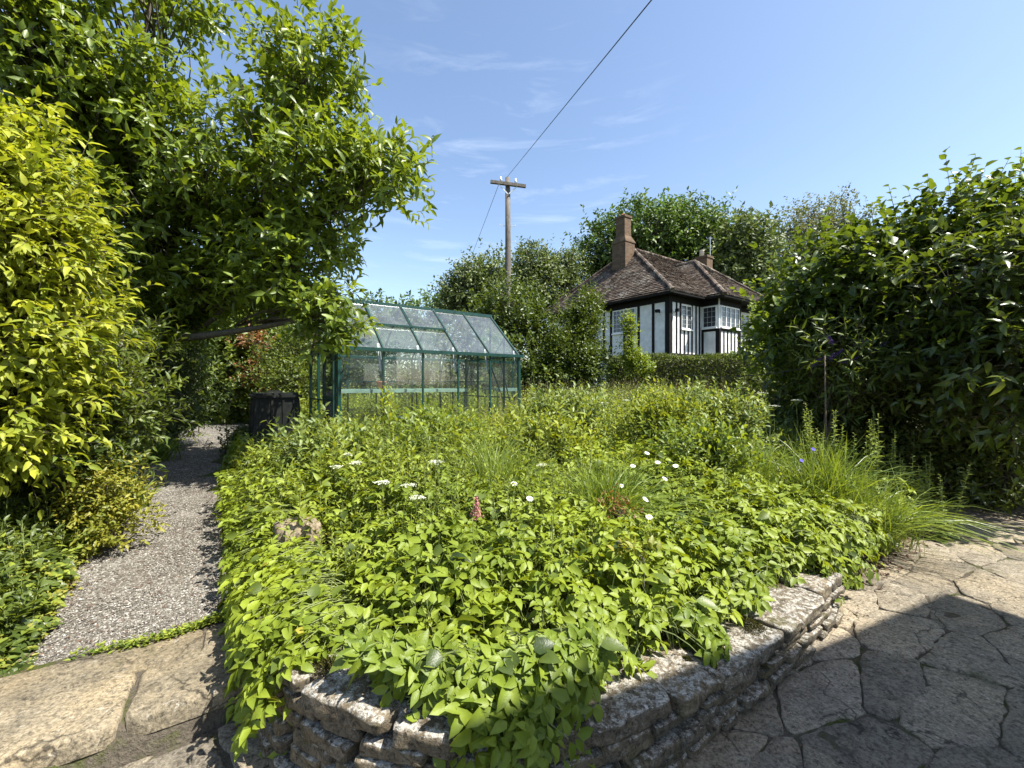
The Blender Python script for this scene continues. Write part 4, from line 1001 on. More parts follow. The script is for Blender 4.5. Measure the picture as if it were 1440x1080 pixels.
for i, (px, py, w_, lb) in enumerate(((520, 452, 60, 'distant low tree seen above the left greenhouse roof'), (600, 447, 50, 'distant low tree seen above the right of the greenhouse ridge'), (1240, 470, 90, 'distant tree mostly hidden behind the hazel'), (1400, 470, 90, 'distant tree at the far right behind the hazel'), (300, 460, 110, 'distant tree behind the hedgerow at the end of the path'), (60, 460, 110, 'distant tree behind the golden shrub'))):
    fartree('distant_tree', lb, px, 42, [(px, py, w_, 28, 0, 1), (px-25, py+22, w_*.9, 24, 0, .8)], 80+i, 'oak', 'distant trees on the horizon', ns=60, leaf=.42, sp=.6)

# right hand trees and shrubs
haz = [pc(1132, 463, 6.2, 30, 46, 1, .7), pc(1180, 403, 6.0, 40, 42, 1, .9), pc(1258, 383, 5.8, 58, 50, 1, 1.2), pc(1335, 363, 5.6, 52, 50, 1, 1.1), pc(1418, 353, 5.3, 56, 54, 1, 1.1), pc(1205, 463, 6.1, 85, 70, .8, 1.2), pc(1300, 458, 6.2, 95, 85, .8, 1.3),
       pc(1420, 438, 6.2, 95, 90, .8, 1.1), pc(1240, 548, 6.6, 90, 50, .8, .7), pc(1380, 548, 6.6, 90, 60, .8, .7), pc(1520, 408, 5.6, 110, 110, 1, 1.0), pc(1140, 513, 6.8, 34, 40, .8, .6)]
plant('hazel_tree', 'big spreading hazel with round dark green leaves and tall shoots, right of the house', 'tree', (5.9, 6.5, .2), haz, 51, 'hazel',
      r0=.09, fork=(5.8, 6.4, 1.0), twig=.008, nsub=50, nshoot=7, nleaf=7, ll=.11, lw=.088, shoot=.42, spread=.20, sil=2.2, upb=.5, out=.7, alpha=65, droop=.2, shell=.3, flat=.7, shoot_r=.003)
rng = np.random.default_rng(52)                       # tall whippy hazel shoots
LV = Leaves(T_MID); gsh = Geo()
hz_e = [o for o in COL.objects if o.name == 'hazel_tree'][0]; hb = np.array(hz_e.location)
for (px, py, Y, ln) in ((1250, 262, 5.8, .55), (1195, 300, 6, .4), (1305, 248, 5.6, .5), (1372, 218, 5.4, .65), (1337, 240, 5.5, .45), (1418, 225, 5.2, .5), (1436, 210, 5.2, .55), (1160, 305, 6.1, .35), (1280, 285, 5.6, .4), (1225, 290, 5.8, .4), (1390, 250, 5.4, .4)):
    tp = np.array(at(px, py, Y)); bt = tp - np.array([.12*rng.normal(), .1*rng.normal(), ln])
    gsh.tube([bt-hb, (bt+tp)/2-hb+.01, tp-hb], [.006, .004, .002], 4)
    for k in range(10):
        f = .15+.85*k/9; az = k*math.pi+rng.normal()*.5; d = np.array([math.cos(az), math.sin(az)*.6, .25]); q = bt+(tp-bt)*f
        LV.add(q[None], d[None], np.array([[0, 0, 1.]])+rng.normal(size=(1, 3))*.3, .11*(1.15-.4*f), .085*(1.15-.4*f), np.array([.3+.4*rng.random()]), .2)
LV.build('shoot_leaves', 'hazel', hz_e, hb); gsh.build('shoots', 'bark', hz_e)
plant('cherry_tree', 'near cherry branches with long drooping glossy leaves at the right edge', 'tree', (6.9, 5.6, .1), [pc(1405, 400, 4.6, 62, 70, 1, 1.0), pc(1330, 405, 4.7, 48, 34, 1, .45), pc(1430, 500, 4.5, 70, 60, 1, .9), pc(1340, 500, 4.9, 60, 40, 1, .5), pc(1500, 420, 4.4, 90, 90, 1, .9), pc(1420, 580, 4.6, 60, 30, 1, .4)], 53, 'cherry',
      r0=.07, fork=(6.6, 5.3, 1.4), twig=.007, nsub=46, nshoot=6, nleaf=6, ll=.135, lw=.055, shoot=.36, spread=.16, upb=-.1, out=.9, alpha=58, droop=.45, shell=.35, flat=.7, shoot_r=.003)
B = plant('buddleia', 'buddleia with narrow grey leaves and purple flower spikes in the shade by the thin stake', 'shrub', (4.1, 5.7, .1), [pc(1190, 500, 5.5, 60, 36, 1, 1), pc(1230, 525, 5.4, 50, 30, 1, .7), pc(1160, 540, 5.7, 40, 40, 1, .6)], 54, 'bush',
      r0=.03, fork=(4.2, 5.7, .8), nsub=40, nshoot=5, nleaf=8, ll=.13, lw=.026, shoot=.35, spread=.15, upb=.3, shell=.3, flat=.5, shoot_r=.003)
bb_ = np.array(B.location)
for (px, py, Y) in ((1176, 498, 5.2), (1196, 506, 5.15), (1215, 480, 5.3), (1150, 508, 5.3), (1168, 478, 5.2), (1240, 487, 5.2)):
    rng = np.random.default_rng(int(px)); n = 260; f = rng.random(n); c = np.array(at(px, py, Y)); ax = nrm(np.array([rng.normal()*.8, -.4, .5]))
    P = c - bb_ + ax*(f[:, None]-.5)*.17 + rng.normal(size=(n, 3))*(.016*(1.1-f))[:, None]
    LV = Leaves(T_LO); LV.add(P, rng.normal(size=(n, 3)), rng.normal(size=(n, 3)), .014, .010, rng.random(n)); LV.build('flower', 'purple', B)
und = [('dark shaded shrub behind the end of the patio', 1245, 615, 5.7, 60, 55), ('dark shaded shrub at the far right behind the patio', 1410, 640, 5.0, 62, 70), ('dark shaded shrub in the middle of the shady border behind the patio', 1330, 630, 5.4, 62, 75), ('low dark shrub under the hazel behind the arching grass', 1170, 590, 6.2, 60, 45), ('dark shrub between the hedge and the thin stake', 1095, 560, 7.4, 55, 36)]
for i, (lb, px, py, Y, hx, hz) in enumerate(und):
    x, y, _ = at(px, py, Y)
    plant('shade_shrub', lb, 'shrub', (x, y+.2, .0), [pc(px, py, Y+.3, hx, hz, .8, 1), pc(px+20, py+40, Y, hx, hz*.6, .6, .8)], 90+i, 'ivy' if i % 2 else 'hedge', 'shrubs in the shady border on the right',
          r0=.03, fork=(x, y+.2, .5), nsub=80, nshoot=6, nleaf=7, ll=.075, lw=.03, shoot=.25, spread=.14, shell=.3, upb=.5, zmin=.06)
g = Geo(); p = at(1160, 500, 5.1); g.tube([(0, 0, 0), (.01, 0, .9), (0, 0, p[2]-.05)], [.010, .009, .008], 8); o = g.build('garden_stake', 'stake', smooth=True); o.location = (p[0], p[1], .05); tag(o, 'thin upright wooden stake in front of the dark shrubs', 'stake')
q = at(952, 524, 8.6); wire('string_line', (p[0], p[1], p[2]-.1), q, .12, .004, 'thin pale line strung from the wooden stake past the hedge')

# ------------------------------------------------------------------ planting bed
def canopy(a, b):
    bf = bfront(a); t = max(0, b-bf)
    z_ = .50 + .56*(1-math.exp(-t/1.9)) + .028*min(t, 6) + .10*float(smooth((b-3)/2))*noise.noise(Vector((a*1.1, b*1.1, 41)))
    z_ -= .19*float(smooth((b-3.2)/1.6))*float(1-smooth((a-3.6)/1.6))
    if a < 1.6: z_ -= .22*(1-float(smooth((a-.05)/1.5)))*min(1, .4+t*.3)
    if a > 5: z_ += .03*(a-5)
    return z_ + .10*noise.noise(Vector((a*1.6, b*1.6, 3))) + .075*noise.noise(Vector((a*5, b*5, 7)))
_canopy0 = canopy
CLUMP = [(*to_ab(*at(px, 600, Y)[:2]), .16, .16) for px, Y in ((695, 3.5), (850, 3.2), (1150, 4.15), (1050, 4.4))]
def canopy(a, b): return _canopy0(a, b) - .38*math.exp(-((a-.42)**2+(b-2.85)**2)/.42**2) - sum(dz*math.exp(-((a-qa)**2+(b-qb)**2)/r2) for qa, qb, r2, dz in CLUMP)
def hit(px, py, extra=0.0):
    """ground position whose plants reach this line of sight (used to place the flowers the photo shows)"""
    for k in range(120, 900):
        Y = k/100.0; x, y, z_ = at(px, py, Y); a, b = to_ab(x, y)
        if b > bfront(a) and z_ <= canopy(a, b)+extra: return x, y, z_, a, b
    return x, y, z_, a, b
rng = np.random.default_rng(71)
def compound(LV, P, up, az, size, tint, rng, stemg=None, root=None, droop=.25):
    """batch of ground elder leaves: terminal leaflet and two pairs"""
    n = len(P); up = nrm(up); e = np.stack([np.cos(az), np.sin(az), np.zeros(n)], 1); e = nrm(e-up*(e*up).sum(1, keepdims=True)); s = np.cross(up, e)
    for (dx, dy, ang, sc) in ((.55, 0, 0, 1.05), (.42, .12, 52, .95), (.42, -.12, -52, .95), (.05, .10, 88, .85), (.05, -.10, -88, .85)):
        an = np.radians(ang + rng.normal(size=n)*9); D = e*np.cos(an)[:, None]+s*np.sin(an)[:, None] + up*(rng.normal(size=n)*.16-.02)[:, None]
        k = size*sc*(.85+.3*rng.random(n))
        LV.add(P + e*(dx*size)[:, None]*.9 + s*(dy*size)[:, None], D, up+rng.normal(size=(n, 3))*.30, k, k*.58, tint+rng.random(n)*.22, droop*(.4+1.3*rng.random(n)))
LE = Leaves(T_MID); GE = Geo(); roots = []; tips = []
A_, B_, Z_, UP, SZ = [], [], [], [], []
for _ in range(15500):
    a = rng.uniform(.12, 6.3); b = bfront(a) + (.02 + 3.3*rng.random()**1.15)
    if a > 5.2 and b > 2.6: continue
    if a > 4.0 and rng.random() < .6: continue
    dens = 1.0 if b < 3.3 else .75
    if rng.random() > dens: continue
    if 1.05 < a < 3.5 and b < 1.085+.05*math.sin(a*5): continue
    if a < .58 and b < bfront(a)+.07 and b < 1.95: continue
    depth = rng.random()**1.15*.38; top = canopy(a, b); z_ = top-depth
    near = max(0, 1-(b-bfront(a))/.5)
    o = (-.35 if a < .6 else 0, -.75*near)
    ux, uy = CA*o[0]-SA*o[1], SA*o[0]+CA*o[1]
    A_.append(a); B_.append(b); Z_.append(z_-.10*near*rng.random()); UP.append((ux+rng.normal()*.36, uy+rng.normal()*.36, 1)); SZ.append(rng.uniform(.040, .070)*(1.12 if b < 2 else .86 if b > 3 else 1))
# spilling over the coping and the path edge
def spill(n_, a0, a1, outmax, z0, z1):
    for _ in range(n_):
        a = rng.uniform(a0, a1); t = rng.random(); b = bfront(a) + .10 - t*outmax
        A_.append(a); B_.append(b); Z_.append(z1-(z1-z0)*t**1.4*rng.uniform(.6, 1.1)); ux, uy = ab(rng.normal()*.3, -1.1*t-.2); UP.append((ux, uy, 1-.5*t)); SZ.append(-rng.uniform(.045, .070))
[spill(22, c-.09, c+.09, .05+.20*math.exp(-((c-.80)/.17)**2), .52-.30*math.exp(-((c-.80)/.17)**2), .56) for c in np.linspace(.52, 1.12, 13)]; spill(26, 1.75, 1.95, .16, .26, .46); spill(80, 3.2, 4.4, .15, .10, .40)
for _ in range(1400):                                  # left flank over the path
    b = rng.uniform(2.15, 7.2); t = rng.random(); a = .42 - t*(.27 if b > 3 else .16)
    A_.append(a); B_.append(b); Z_.append(max(.08+.03*b, (_canopy0(.4, b)-.02-.25*math.exp(-(b-2.9)**2/.12))*(1-t*.75)*rng.uniform(.75, 1.05))); ux, uy = ab(-1.0*t-.2, rng.normal()*.3); UP.append((ux, uy, 1)); SZ.append(rng.uniform(.045, .072))
for _ in range(620):                                   # over the wall beside the path
    b = rng.uniform(1.80, 3.1); a = rng.uniform(.13, .50); A_.append(a); B_.append(b); Z_.append(rng.uniform(.34, .52)-max(0, .30-a)*1.6*rng.random()); ux, uy = ab(-.6, rng.normal()*.3); UP.append((ux, uy, 1)); SZ.append(rng.uniform(.045, .07))
A_, B_, Z_ = map(np.array, (A_, B_, Z_)); P = np.stack([CA*A_-SA*B_, SA*A_+CA*B_, Z_], 1); n = len(P); az = rng.random(n)*6.28
pn = np.array([.5+.5*noise.noise(Vector((x*1.1, y*1.1, 9))) for x, y, _ in P])
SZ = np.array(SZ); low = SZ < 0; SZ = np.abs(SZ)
compound(LE, P, np.array(UP), az, SZ, .04+.55*pn+rng.random(n)*.16-low*.22, rng)  # spill leaves tinted darker: shade at the wall front painted into their colour
LE2 = LE; LB = Leaves(T_MID); kk = rng.random(n) < .10; Pb = P[kk]+np.array([0, 0, .012])
LB.add(Pb, rng.normal(size=Pb.shape)*np.array([1, 1, .35]), np.array([0, 0, 1.])+rng.normal(size=Pb.shape)*.5, .085*(.6+.7*rng.random(len(Pb))), .065, rng.random(len(Pb)), .3)
kk = rng.random(n) < .012; Py = P[kk]+np.array([0, 0, .01])
LY = Leaves(T_MID); LY.add(Py, rng.normal(size=Py.shape)*np.array([1, 1, .35]), np.array([0, 0, 1.])+rng.normal(size=Py.shape)*.5, .055, .03, rng.random(len(Py)), .4)
yel = rng.random(n) < .0                                # (kept for seeded order)
e_ = np.stack([np.cos(az), np.sin(az), np.zeros(n)], 1)
rootp = P - e_*.10 - np.stack([np.zeros(n), np.zeros(n), .22+.15*rng.random(n)], 1)
inn = np.clip(.50-A_, 0, .4); fb = np.clip(np.array([bfront(q)+.16 for q in A_])-B_, 0, .5)
rootp[:, 0] += CA*inn*1.1 - SA*fb; rootp[:, 1] += SA*inn*1.1 + CA*fb; edge = (inn+fb) > .02; rootp[edge, 2] = np.maximum(P[edge, 2]-.02, .40)
rootp[:, 2] = np.maximum(rootp[:, 2], .2)
tt = np.linspace(0, 1, 4)[None, :, None]; mid = (rootp+P)/2+np.array([0, 0, .05])
path_ = rootp[:, None]*(1-tt)**2+2*mid[:, None]*tt*(1-tt)+P[:, None]*tt**2
GE.tubes(path_, np.tile([.0025, .0022, .0018, .0014], (n, 1)), 3)
GC = empty('ground_elder', (0, 0, 0))
tag(GC, 'dense ground elder leaves covering the front of the raised planting bed', 'ground cover', kind='stuff')
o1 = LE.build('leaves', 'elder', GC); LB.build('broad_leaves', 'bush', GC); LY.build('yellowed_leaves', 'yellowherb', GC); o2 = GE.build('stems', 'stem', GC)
# taller mixed weeds filling the back of the bed
def inside_gh(a, b): return 1.40 < a < 4.8 and 6.02 < b < 8.2
def stems_mass(rng, n_, area, hfun, nl, ll, lw, alpha=55, pair=False, flat=.5):
    LV = Leaves(T_MID if ll > .05 else T_LO); base, tip = [], []
    while len(base) < n_:
        a = rng.uniform(area[0], area[1]); b = rng.uniform(area[2], area[3])
        if inside_gh(a, b) or (len(area) > 4 and not area[4](a, b)): continue
        z1 = hfun(a, b); z0 = max(soil_z(a, b), z1-.75) if a < 7.2 and b > 1.0 else z1-.5
        x, y = ab(a, b); base.append((x+rng.normal()*.03, y+rng.normal()*.03, z0)); tip.append((x+rng.normal()*.05, y+rng.normal()*.05, z1))
    base = np.array(base); tip = np.array(tip); m = len(base); L_ = tip-base; ti = rng.random(m)*.5; rot = rng.random(m)*6.28; sc = .7+.5*rng.random(m)
    for k in range(nl):
        f = .30+.70*(k+1)/nl; az = rot+(k*2.4 if not pair else (k//2)*1.57+(k % 2)*math.pi); al = np.radians(alpha*(1.25-.6*f))
        rad = np.stack([np.cos(az), np.sin(az), np.zeros(m)], 1); D = rad*math.sin(1.0)*np.sin(al)[None].T*1.2 if np.ndim(al) else rad*math.sin(al)+np.array([0, 0, math.cos(al)])
        s = (1.15-.55*max(0, f-.5)*2)*sc*(.8+.4*rng.random(m))
        LV.add(base+L_*f+rad*.004, D+rng.normal(size=(m, 3))*.12, np.array([0, 0, 1.])+rad*.2+rng.normal(size=(m, 3))*.25, ll*s, lw*s, ti+rng.random(m)*.4, .3)
    g_ = Geo(); g_.tubes(np.stack([base, (base+tip)/2+rng.normal(size=(m, 3))*.012, tip], 1), np.tile([.003, .0025, .0012], (m, 1)), 3)
    return LV, g_
rng = np.random.default_rng(72)
def wh(a, b): return canopy(a, b) + rng.normal()*.09 + .02 + .24*noise.noise(Vector((a*2.6, b*2.6, 20))) - (.3*rng.random() if rng.random() < .35 else 0)
WD = empty('mixed_weeds', (0, 0, 0)); tag(WD, 'tall tangled weeds and herbs filling the back of the planting bed', 'weeds', kind='stuff')
LV, g_ = stems_mass(rng, 2500, (.35, 6.8, 2.9, 6.1), wh, 12, .090, .036)
LV.build('leaves', 'weed', WD); g_.build('stems', 'stem', WD)
LV, g_ = stems_mass(rng, 420, (.5, 5.4, 1.5, 3.4, lambda a, b: noise.noise(Vector((a*1.3, b*1.3, 31))) > -.05), lambda a, b: canopy(a, b)+.02+.14*rng.random()**2, 16, .052, .020)
LV.build('leaves', 'weed', WD); g_.build('stems', 'stem', WD)
LV, g_ = stems_mass(rng, 520, (1.0, 6.5, 1.6, 6.0, lambda a, b: noise.noise(Vector((a*.9, b*.9, 51))) > .0), lambda a, b: canopy(a, b)+.05+.22*rng.random()**1.5, 18, .03, .011)
LV.build('leaves', 'mint', WD); g_.build('stems', 'stem', WD)
LV, g_ = stems_mass(rng, 1700, (4.6, 10.5, 2.2, 9.5), lambda a, b: wh(min(a, 8), b)+.02, 12, .095, .042, pair=True)
LV.build('leaves', 'mint', WD); g_.build('stems', 'stem', WD)
LV, g_ = stems_mass(rng, 1000, (4.9, 12.5, 6.5, 12.5), lambda a, b: wh(min(a, 8), b)+.0, 11, .11, .05)
LV.build('leaves', 'weed', WD); g_.build('stems', 'stem', WD)
LV, g_ = stems_mass(rng, 700, (-.2, 4.9, 8.3, 12), lambda a, b: 1.15+rng.normal()*.15, 11, .08, .035, 55, False) if False else stems_mass(rng, 900, (1.1, 4.9, 8.4, 11.5), lambda a, b: 1.15+rng.normal()*.15, 11, .09, .04)
LV.build('leaves', 'weed', WD); g_.build('stems', 'stem', WD)

M['dry'] = leafmat('dry_stalk', (0.16, 0.14, 0.07), (0.36, 0.32, 0.18), 0.2, 0.7)
LV, g_ = stems_mass(rng, 620, (3.0, 10.0, 4.0, 9.0), lambda a, b: canopy(a, b)+.12+.30*rng.random(), 14, .026, .012)
LV.build('seed_heads', 'dry', WD); g_.build('dry_stems', 'dry', WD)
# ivy and low herbs left of the path
rng = np.random.default_rng(73)
def left_h(a, b):
    t = -.66 + path_a(b) - a; return path_z(min(b, 9)) + .10 + .75*float(smooth(t/.95)) + .16*noise.noise(Vector((a*2.2, b*2.2, 1))) + .08*noise.noise(Vector((a*6, b*6, 2)))
LH = empty('undergrowth', (0, 0, 0)); tag(LH, 'ivy and low herbs spreading along the left edge of the gravel path', 'undergrowth', kind='stuff')
def batch(n_, rs, tmpl, ll, lw, mat, spreadz, a0=-.70, wdt=1.7, b0=3.0, b1=7.5, upm=1.0):
    LV = Leaves(tmpl); u_ = rng.random(n_)**1.2; b = b0+(b1-b0)*rng.random(n_)**1.3; pk = [.12*nz2(bb__, 0, 2.5) for bb__ in b]; a = a0 - u_*wdt + np.array(pk) + np.array([path_a(q) for q in b])
    zz = np.array([left_h(p_, q_) for p_, q_ in zip(a, b)]) - rng.random(n_)**1.5*spreadz
    P = np.stack([CA*a-SA*b, SA*a+CA*b, np.maximum(zz, .12)], 1); azz = rng.random(n_)*6.28
    D = np.stack([np.cos(azz), np.sin(azz), rng.normal(size=n_)*.3], 1); Nn = np.stack([np.full(n_, .55), np.full(n_, .1), np.full(n_, upm)], 1)+rng.normal(size=(n_, 3))*.35
    pn = np.array([.5+.5*noise.noise(Vector((x*1.7, y*1.7, 4))) for x, y, _ in P])
    LV.add(P, D, Nn, ll*(.6+.8*rng.random(n_)), lw*(.6+.8*rng.random(n_)), pn*.7+rng.random(n_)*.3, .2); return LV.build('leaves', mat, LH)
batch(9000, 1, T_IVY, .055, .06, 'ivy', .22); batch(8000, 2, T_MID, .055, .028, 'weed', .22); batch(2600, 3, T_MID, .055, .034, 'bush', .16); batch(2500, 9, T_LO, .03, .016, 'yellowherb', .10, -.66, .7, 3.0, 5.5)
LV, g_ = stems_mass(rng, 800, (-1.9, -.80, 3.2, 8, lambda a, b: True), lambda a, b: left_h(a, b)+.08+.12*rng.random(), 14, .065, .026)
LV.build('leaves', 'bush', LH); g_.build('stems', 'stem', LH)
# little weeds along the joint between gravel and step, and against the wall foot
JW = empty('joint_weeds', (0, 0, 0)); tag(JW, 'small weeds and moss sprouting from the joint between gravel and stone step', 'weeds', kind='stuff')
n_ = 1500; a = np.where(rng.random(n_) < .72, -.55+.85*rng.random(n_)**.6, -3+2.2*rng.random(n_)); b = 2.95+rng.normal(size=n_)*.018+.03*np.sin(a*9)
P = np.stack([CA*a-SA*b, SA*a+CA*b, .145+.03*rng.random(n_)], 1); azz = rng.random(n_)*6.28
LV = Leaves(T_LO); LV.add(P, np.stack([np.cos(azz), np.sin(azz), .3+.5*rng.random(n_)], 1), rng.normal(size=(n_, 3))*.4+np.array([0, 0, 1]), .024*(.5+rng.random(n_)), .013, rng.random(n_), .2); LV.build('leaves', 'weed', JW)
n_ = 2200; a = 4.0+4.3*rng.random(n_); b = 1.14+rng.random(n_)**2*.5-.22*rng.random(n_)**3            # litter at the back of the patio
P = np.stack([CA*a-SA*b, SA*a+CA*b, .008+.03*rng.random(n_)*np.clip((b-1.0)*3, .1, 2)], 1); azz = rng.random(n_)*6.28
LV = Leaves(T_MID); LV.add(P, np.stack([np.cos(azz), np.sin(azz), .15*rng.normal(size=n_)], 1), rng.normal(size=(n_, 3))*.3+np.array([0, 0, 1]), .05*(.5+.8*rng.random(n_)), .024, rng.random(n_)*.6, .2)
o = LV.build('leaf_litter', 'deadleaf'); tag(o, 'brown fallen leaves gathered along the back edge of the patio', 'leaf litter', kind='stuff')

rng = np.random.default_rng(88); n_ = 2600; a = -2.5+9.5*rng.random(n_); b = np.where(rng.random(n_) < .5, .98-rng.random(n_)**2*.5, -1.6+2.6*rng.random(n_)); kk = ~((a < .35) & (b > 2)); a, b = a[kk], b[kk]; n_ = len(a)
P = np.stack([CA*a-SA*b, SA*a+CA*b, .009+.004*rng.random(n_)], 1); azz = rng.random(n_)*6.28
LV = Leaves(T_LO); LV.add(P, np.stack([np.cos(azz), np.sin(azz), .1*rng.normal(size=n_)], 1), rng.normal(size=(n_, 3))*.25+np.array([0, 0, 1]), .018*(.3+1.2*rng.random(n_)**2), .008, rng.random(n_), .1)
n_ = 900; a2 = -.72+.98*rng.random(n_)**np.where(rng.random(n_) < .5, .5, 2.2); b2 = 3.0+5*rng.random(n_)**1.4; P = np.array([(*ab(p_, q_), path_z(q_)+.007) for p_, q_ in zip(a2, b2)]); azz = rng.random(n_)*6.28
LV.add(P, np.stack([np.cos(azz), np.sin(azz), .15*rng.normal(size=n_)], 1), rng.normal(size=(n_, 3))*.3+np.array([0, 0, 1]), .026*(.3+1.2*rng.random(n_)**2), .011, rng.random(n_), .1)
o = LV.build('plant_debris', 'deadleaf'); tag(o, 'brown crumbs of dead leaf and bark scattered over the patio and the gravel path', 'leaf litter', kind='stuff')
# ------------------------------------------------------------------ single plants in the bed
def blades(n_, rng, length, width, spread, lean, bias=(0, 0), up=.9):
    """arching grass blades rooted near the origin"""
    az = rng.random(n_)*6.28; L = length*(.55+.55*rng.random(n_)); dirh = np.stack([np.cos(az)+bias[0], np.sin(az)+bias[1], np.zeros(n_)], 1); dirh *= (lean*(.25+.9*rng.random(n_)))[:, None]
    b0 = np.stack([rng.normal(size=n_)*spread, rng.normal(size=n_)*spread, np.zeros(n_)], 1); k = 6; V = []; t = np.linspace(0, 1, k)
    sd = nrm(np.cross(dirh+1e-6, np.array([0, 0, 1.]))+rng.normal(size=(n_, 3))*.3)
    P = b0[:, None]+ dirh[:, None]*(L[:, None]*t[None]**1.5)[..., None] + np.array([0, 0, 1.])*(L[:, None]*(up*t[None]-.62*(np.linalg.norm(dirh, axis=1)[:, None]*1.1)*t[None]**2.4))[..., None]
    w = width*np.array([.7, 1, 1, .8, .5, .06])[None, :, None]*(.7+.5*rng.random(n_))[:, None, None]
    A = P-sd[:, None]*w/2; Bq = P+sd[:, None]*w/2; V = np.stack([A, Bq], 2).reshape(-1, 3)
    base = (np.arange(n_)*k*2)[:, None, None]; j = np.arange(k-1)[None, :, None]*2; q = base+j+np.array([0, 1, 3, 2])[None, None]
    return V, q.ravel(), np.full(n_*(k-1), 4), np.repeat(rng.random(n_), k*2)
def grass_clump(px, py, Y, label, n_=260, length=.55, width=.008, spread=.06, lean=.7, bias=(0, 0), seed=1, mat='grass', name='grass_clump', cat='grass clump', base=None, group='arching grass clumps in the bed'):
    rng = np.random.default_rng(seed); x, y, _ = at(px, py, Y); a, b = to_ab(x, y)
    z0 = base if base is not None else soil_z(a, b)
    V, l, t, ti = blades(n_, rng, length, width, spread, lean, bias); o = mesh_np(name, V, l, t, mat, tint=ti); o.location = (x, y, z0); return tag(o, label, cat, group)
grass_clump(695, 650, 3.5, 'fine arching grass clump in the middle of the bed in front of the greenhouse', 700, .95, .007, .10, .62, (.35, -.1), 1)
grass_clump(850, 680, 3.2, 'arching grass clump in mid bed beside the white daisies', 650, .90, .007, .10, .62, (.3, -.2), 2)
grass_clump(1150, 640, 4.15, 'largest arching grass clump with upright blades around the blue flowers', 650, 1.15, .010, .13, .58, (.1, -.1), 3)
grass_clump(1215, 700, 3.85, 'arching grass clump spilling over the patio corner at the right end of the bed', 600, .95, .008, .13, .70, (.6, -.3), 4)
grass_clump(1050, 640, 4.4, 'arching grass clump left of the largest one', 600, .98, .008, .12, .62, (-.15, -.1), 5)
grass_clump(410, 640, 4.4, 'broad leaved clump between the path and the greenhouse door', 120, .5, .02, .08, .6, (0, 0), 6)
grass_clump(188, 690, 4.3, 'clump of sword shaped iris leaves at the left edge of the path', 90, .50, .026, .06, .42, (.2, 0), 7, name='iris_clump', cat='iris', base=.2, group='sword leaved clumps beside the path')
grass_clump(215, 590, 6.3, 'shaded clump of long strappy leaves below the dark evergreen', 150, .8, .022, .12, .6, (.3, -.2), 8, name='iris_clump', cat='iris', base=.3, group='sword leaved clumps beside the path')
def tall_stem(px, py, Y, label, name, cat, group, seed, mat='mint', nl=26, ll=.06, lw=.03, pair=True, hgt=.8, alpha=65, taper=.7, stems=1):
    rng = np.random.default_rng(seed); x, y, zt = at(px, py, Y); a, b = to_ab(x, y); z0 = zt-hgt
    e = empty(name, (x, y, z0), 0, label, cat, group); LV = Leaves(T_MID); g_ = Geo()
    for s_ in range(stems):
        ox, oy = (rng.normal(size=2)*.05 if s_ else (0, 0)); top = np.array([ox*2+rng.normal()*.03, oy*2, hgt*(1-.15*s_*rng.random())]); bs_ = np.array([ox, oy, 0])
        g_.tube([bs_, (bs_+top)/2+rng.normal(size=3)*.01, top], [.005, .004, .002], 5)
        for k in range(nl):
            f = .2+.8*(k+1)/nl; az = ((k//2)*1.57+(k % 2)*math.pi if pair else k*2.4)+s_+rng.normal()*.15; al = R(alpha*(1.2-.5*f)); rad = np.array([math.cos(az), math.sin(az), 0]); s = (1.1-taper*f**2)*(.85+.3*rng.random())
            LV.add((bs_+(top-bs_)*f)[None], (rad*math.sin(al)+np.array([0, 0, math.cos(al)]))[None], np.array([[0, 0, 1.]])+rng.normal(size=(1, 3))*.15, ll*s, lw*s, np.array([.3+.5*rng.random()]), .3)
    LV.build('leaves', mat, e); g_.build('stem', 'stem', e); return e
for i, (px, py, Y, lb) in enumerate(((1138, 568, 4.6, 'tall leafy stem nearest the wooden stake, above the blue flowers'), (1175, 578, 4.5, 'second tall leafy stem right of the wooden stake'), (1226, 580, 4.5, 'tallest leafy stem at the right of the grass clump'), (1254, 606, 4.4, 'leafy stem leaning against the tallest one'), (1306, 637, 4.2, 'leafy stem beyond the arching grass near the patio'), (1322, 668, 4.1, 'outermost short leafy stem over the patio edge'), (1280, 640, 4.3, 'leafy stem behind the spilling grass'), (1200, 610, 4.35, 'leafy stem rising out of the largest grass clump'))):
    tall_stem(px, py, Y, lb, 'leafy_stem', 'plant', 'tall leafy stems at the right of the bed', 100+i, 'mint', 34, .068, .042, True, .8, 74, .75, 6)
for i, (px, py, Y, lb) in enumerate(((540, 548, 5.0, 'tall lance leaved plant in front of the second greenhouse bay'), (500, 590, 4.6, 'lance leaved plant in front of the greenhouse corner post'), (428, 600, 4.6, 'lance leaved plant below the compost bin'), (640, 575, 5.2, 'lance leaved plant before the middle of the greenhouse'), (722, 560, 5.4, 'lance leaved plant at the right end post of the greenhouse'), (460, 580, 5.2, 'lance leaved plant by the greenhouse door'), (585, 600, 4.7, 'shorter lance leaved plant in front of the third greenhouse post'), (668, 590, 4.9, 'lance leaved plant just left of the greenhouse end'))):
    tall_stem(px, py, Y, lb, 'lance_leaved_plant', 'plant', 'tall lance leaved plants before the greenhouse', 120+i, 'weed', 30, .16, .042, False, 1.0, 55, .5, 7)
